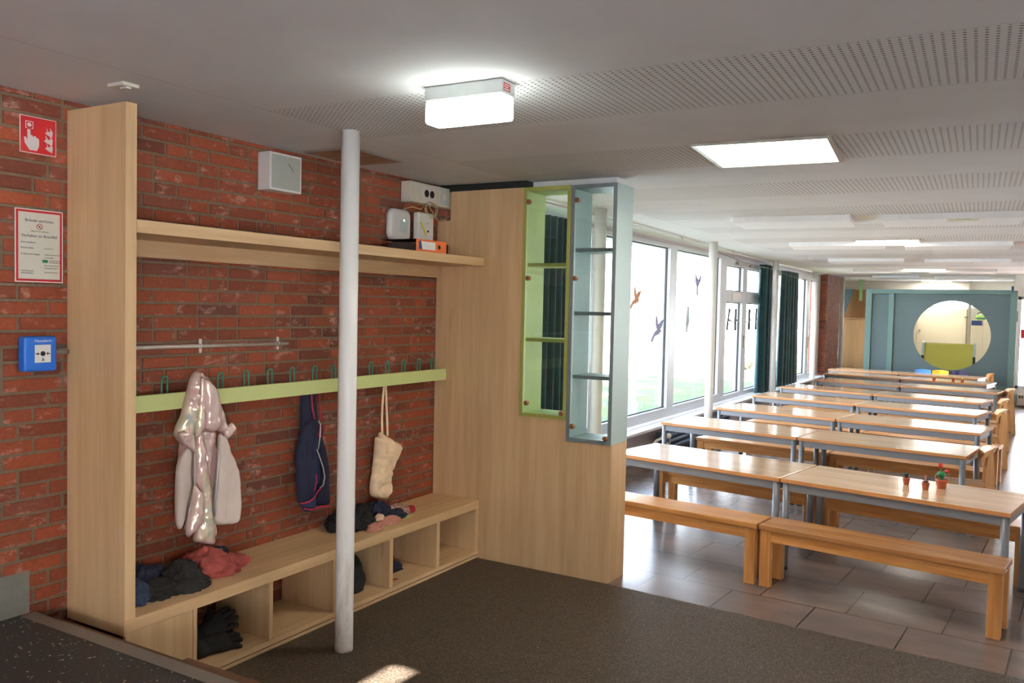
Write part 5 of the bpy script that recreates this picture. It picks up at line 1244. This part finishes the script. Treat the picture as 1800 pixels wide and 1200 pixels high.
# wide cream door on the far wall
f = MB(); f.box((-2.06, 22.60, 0.0), (-2.0, 22.66, 1.88)); f.box((-0.952, 22.60, 0.0), (-0.93, 22.66, 1.88))
d1 = struct(f.build('door_1', 'cream_wall'))
box('door_leaf', (-2.0, 22.58, 0.0), (-0.952, 22.62, 1.875), 'cream_wall', d1, 0.003)
box('door_sign', (-1.54, 22.574, 1.755), (-1.32, 22.58, 1.815), 'white_print', d1)
text_mesh('lettering', 'Bitte leise sein', 0.03, 'red_sign', Matrix(((1, 0, 0, -1.43), (0, 0, -1, 22.573), (0, 1, 0, 1.785), (0, 0, 0, 1))), d1) if False else None
MB().lathe([(0.018, 0), (0.022, 0.03)], (0, 0, 0), 14, True, Matrix.Translation((-1.94, 22.58, 1.35)) @ Matrix.Rotation(PI / 2, 4, 'X')).build('knob', 'alu', d1)
box('door_closer', (-1.0, 22.54, 1.66), (-0.93, 22.6, 1.70), 'alu', d1, 0.004)
tag(box('steel_post', (-0.925, 22.50, 0.0), (-0.865, 22.57, ZC), 'alu', None, 0.003), 'slim grey steel post beside the cream door behind the booth', 'post')
t = thing('tall_cupboard', 'tall cream cupboard with a navy sign behind the booth', 'cupboard')
box('carcass', (-0.845, 22.30, 0.0), (-0.35, 22.60, 1.62), 'cream_wall', t, 0.003)
for x0, x1 in ((-0.84, -0.60), (-0.595, -0.355)): box('door', (x0, 22.285, 0.04), (x1, 22.30, 1.60), 'cream_wall', t, 0.003)
box('sign', (-0.84, 22.275, 1.50), (-0.62, 22.285, 1.61), 'navy_print', t)
t = thing('toy_bag', 'small yellow-green and black bag on top of the cream cupboard', 'bag', (-0.66, 22.44, 1.6205))
MB().box((-0.10, -0.06, 0), (0.10, 0.06, 0.12), 0.03, 3).build('bag_body', 'cactus', t)
MB().tube([(-0.07, 0, 0.11), (-0.05, 0, 0.17), (0.05, 0, 0.17), (0.07, 0, 0.11)], 0.012, 8).build('handle', 'black', t)
box('band', (-0.101, -0.061, 0.03), (0.101, 0.061, 0.055), 'navy_print', t)
# wooden cupboard at the far corner with sloping boards
t = thing('corner_cupboard', 'tall wooden cupboard with sloping upper boards at the far window corner', 'cupboard')
box('front_panel', (-3.62, 21.95, 0.0), (-2.75, 22.0, 1.585), 'cupboard', t)
box('ledge', (-3.62, 21.90, 1.585), (-2.75, 22.45, 1.61), 'cupboard', t, 0.004)
k = MB(); k.prism([(-3.70, 1.61), (-2.65, 1.61), (-2.65, 2.30), (-3.70, 2.30)], 'y', 22.45, 22.49); k.build('upper_panel', 'cupboard', t)
k = MB(); k.prism([(-3.70, 1.612), (-3.59, 1.612), (-3.36, 2.30), (-3.70, 2.30)], 'y', 21.98, 22.02); k.build('slanted_panel', 'teal_dark', t)
M['green_post'] = plain('green_post_lacquer', srgb(110, 150, 84), 0.5)
tag(box('hanging_post', (-3.20, 21.70, 2.02), (-3.14, 21.76, ZC), 'green_post', None, 0.004), 'short green post hanging from the ceiling over the wooden cupboard', 'post')
# end window: red stripe and convector
tag(box('window_stripe', (0.125, 19.062, 1.30), (0.9, 19.068, 1.475), 'red_sign'), 'red stripe sticker across the bright end window', 'sticker')
t = thing('convector', 'low grey convector heater under the bright end window', 'heater')
MB().box((0.11, 18.80, 0.03), (2.5, 18.98, 0.24), 0.005).build('housing', 'alu', t)
k = MB()
for i in range(40): k.box((0.14 + i * 0.045, 18.792, 0.17), (0.165 + i * 0.045, 18.80, 0.215))
k.build('grille', 'black', t)

# ------------------------------------------------------------------ garden
tag(box('lawn', (-9.0, -12, -0.30), (-3.76, 70, -0.18), 'lawn'), 'green lawn outside the garden windows', 'lawn', None, 'structure')
tag(box('ground_outside', (-90, -60, -0.42), (60, 120, -0.31), 'pale_ground'), 'pale ground standing in for the far lawn washed out by sun', 'ground', None, 'structure')
def shrub(label, x, y, h, r, seed, leaves=500):
    rr = random.Random(seed)
    t = thing('shrub', label, 'shrub', (x, y, -0.2), 0, 'shrubs outside the garden windows')
    k = MB()
    tips = []
    for i in range(26):
        a = rr.uniform(0, 2 * PI); e = rr.uniform(0.5, 1.45); l_ = h * rr.uniform(0.6, 1.0)
        d = Vector((math.cos(a) * math.cos(e) * r / h * 1.4, math.sin(a) * math.cos(e) * r / h * 1.4, math.sin(e)))
        p0 = Vector((rr.uniform(-.1, .1), rr.uniform(-.1, .1), 0)); p1 = p0 + d * l_ * 0.5 + Vector((0, 0, 0.05)); p2 = p0 + d * l_ + Vector((rr.uniform(-.2, .2), rr.uniform(-.2, .2), -0.1))
        k.tube([p0, p1, p2], 0.01, 5, True, [0.016, 0.010, 0.004]); tips += [p1, p2, p1.lerp(p2, 0.5)]
    k.build('branches', 'twig', t)
    k = MB()
    for i in range(leaves):
        p = rr.choice(tips) + Vector((rr.gauss(0, .16), rr.gauss(0, .16), rr.gauss(0, .16)))
        if p.z < 0.02: continue
        a = Vector((rr.uniform(-1, 1), rr.uniform(-1, 1), rr.uniform(-1, 1))).normalized() * 0.035; b_ = a.orthogonal().normalized() * 0.02
        f_ = k.bm.faces.new([k.bm.verts.new(p - a), k.bm.verts.new(p + b_), k.bm.verts.new(p + a), k.bm.verts.new(p - b_)])
    k.build('foliage', 'bush_leaf', t, False)
shrub('bare twiggy shrub outside the double casement', -7.4, 27.5, 2.4, 1.4, 1, 350)
shrub('pale leafy shrub outside the last window', -5.3, 24.5, 2.2, 1.0, 2, 900)
shrub('tall pale shrub outside beyond the last window', -6.6, 33.0, 3.4, 1.6, 3, 1100)
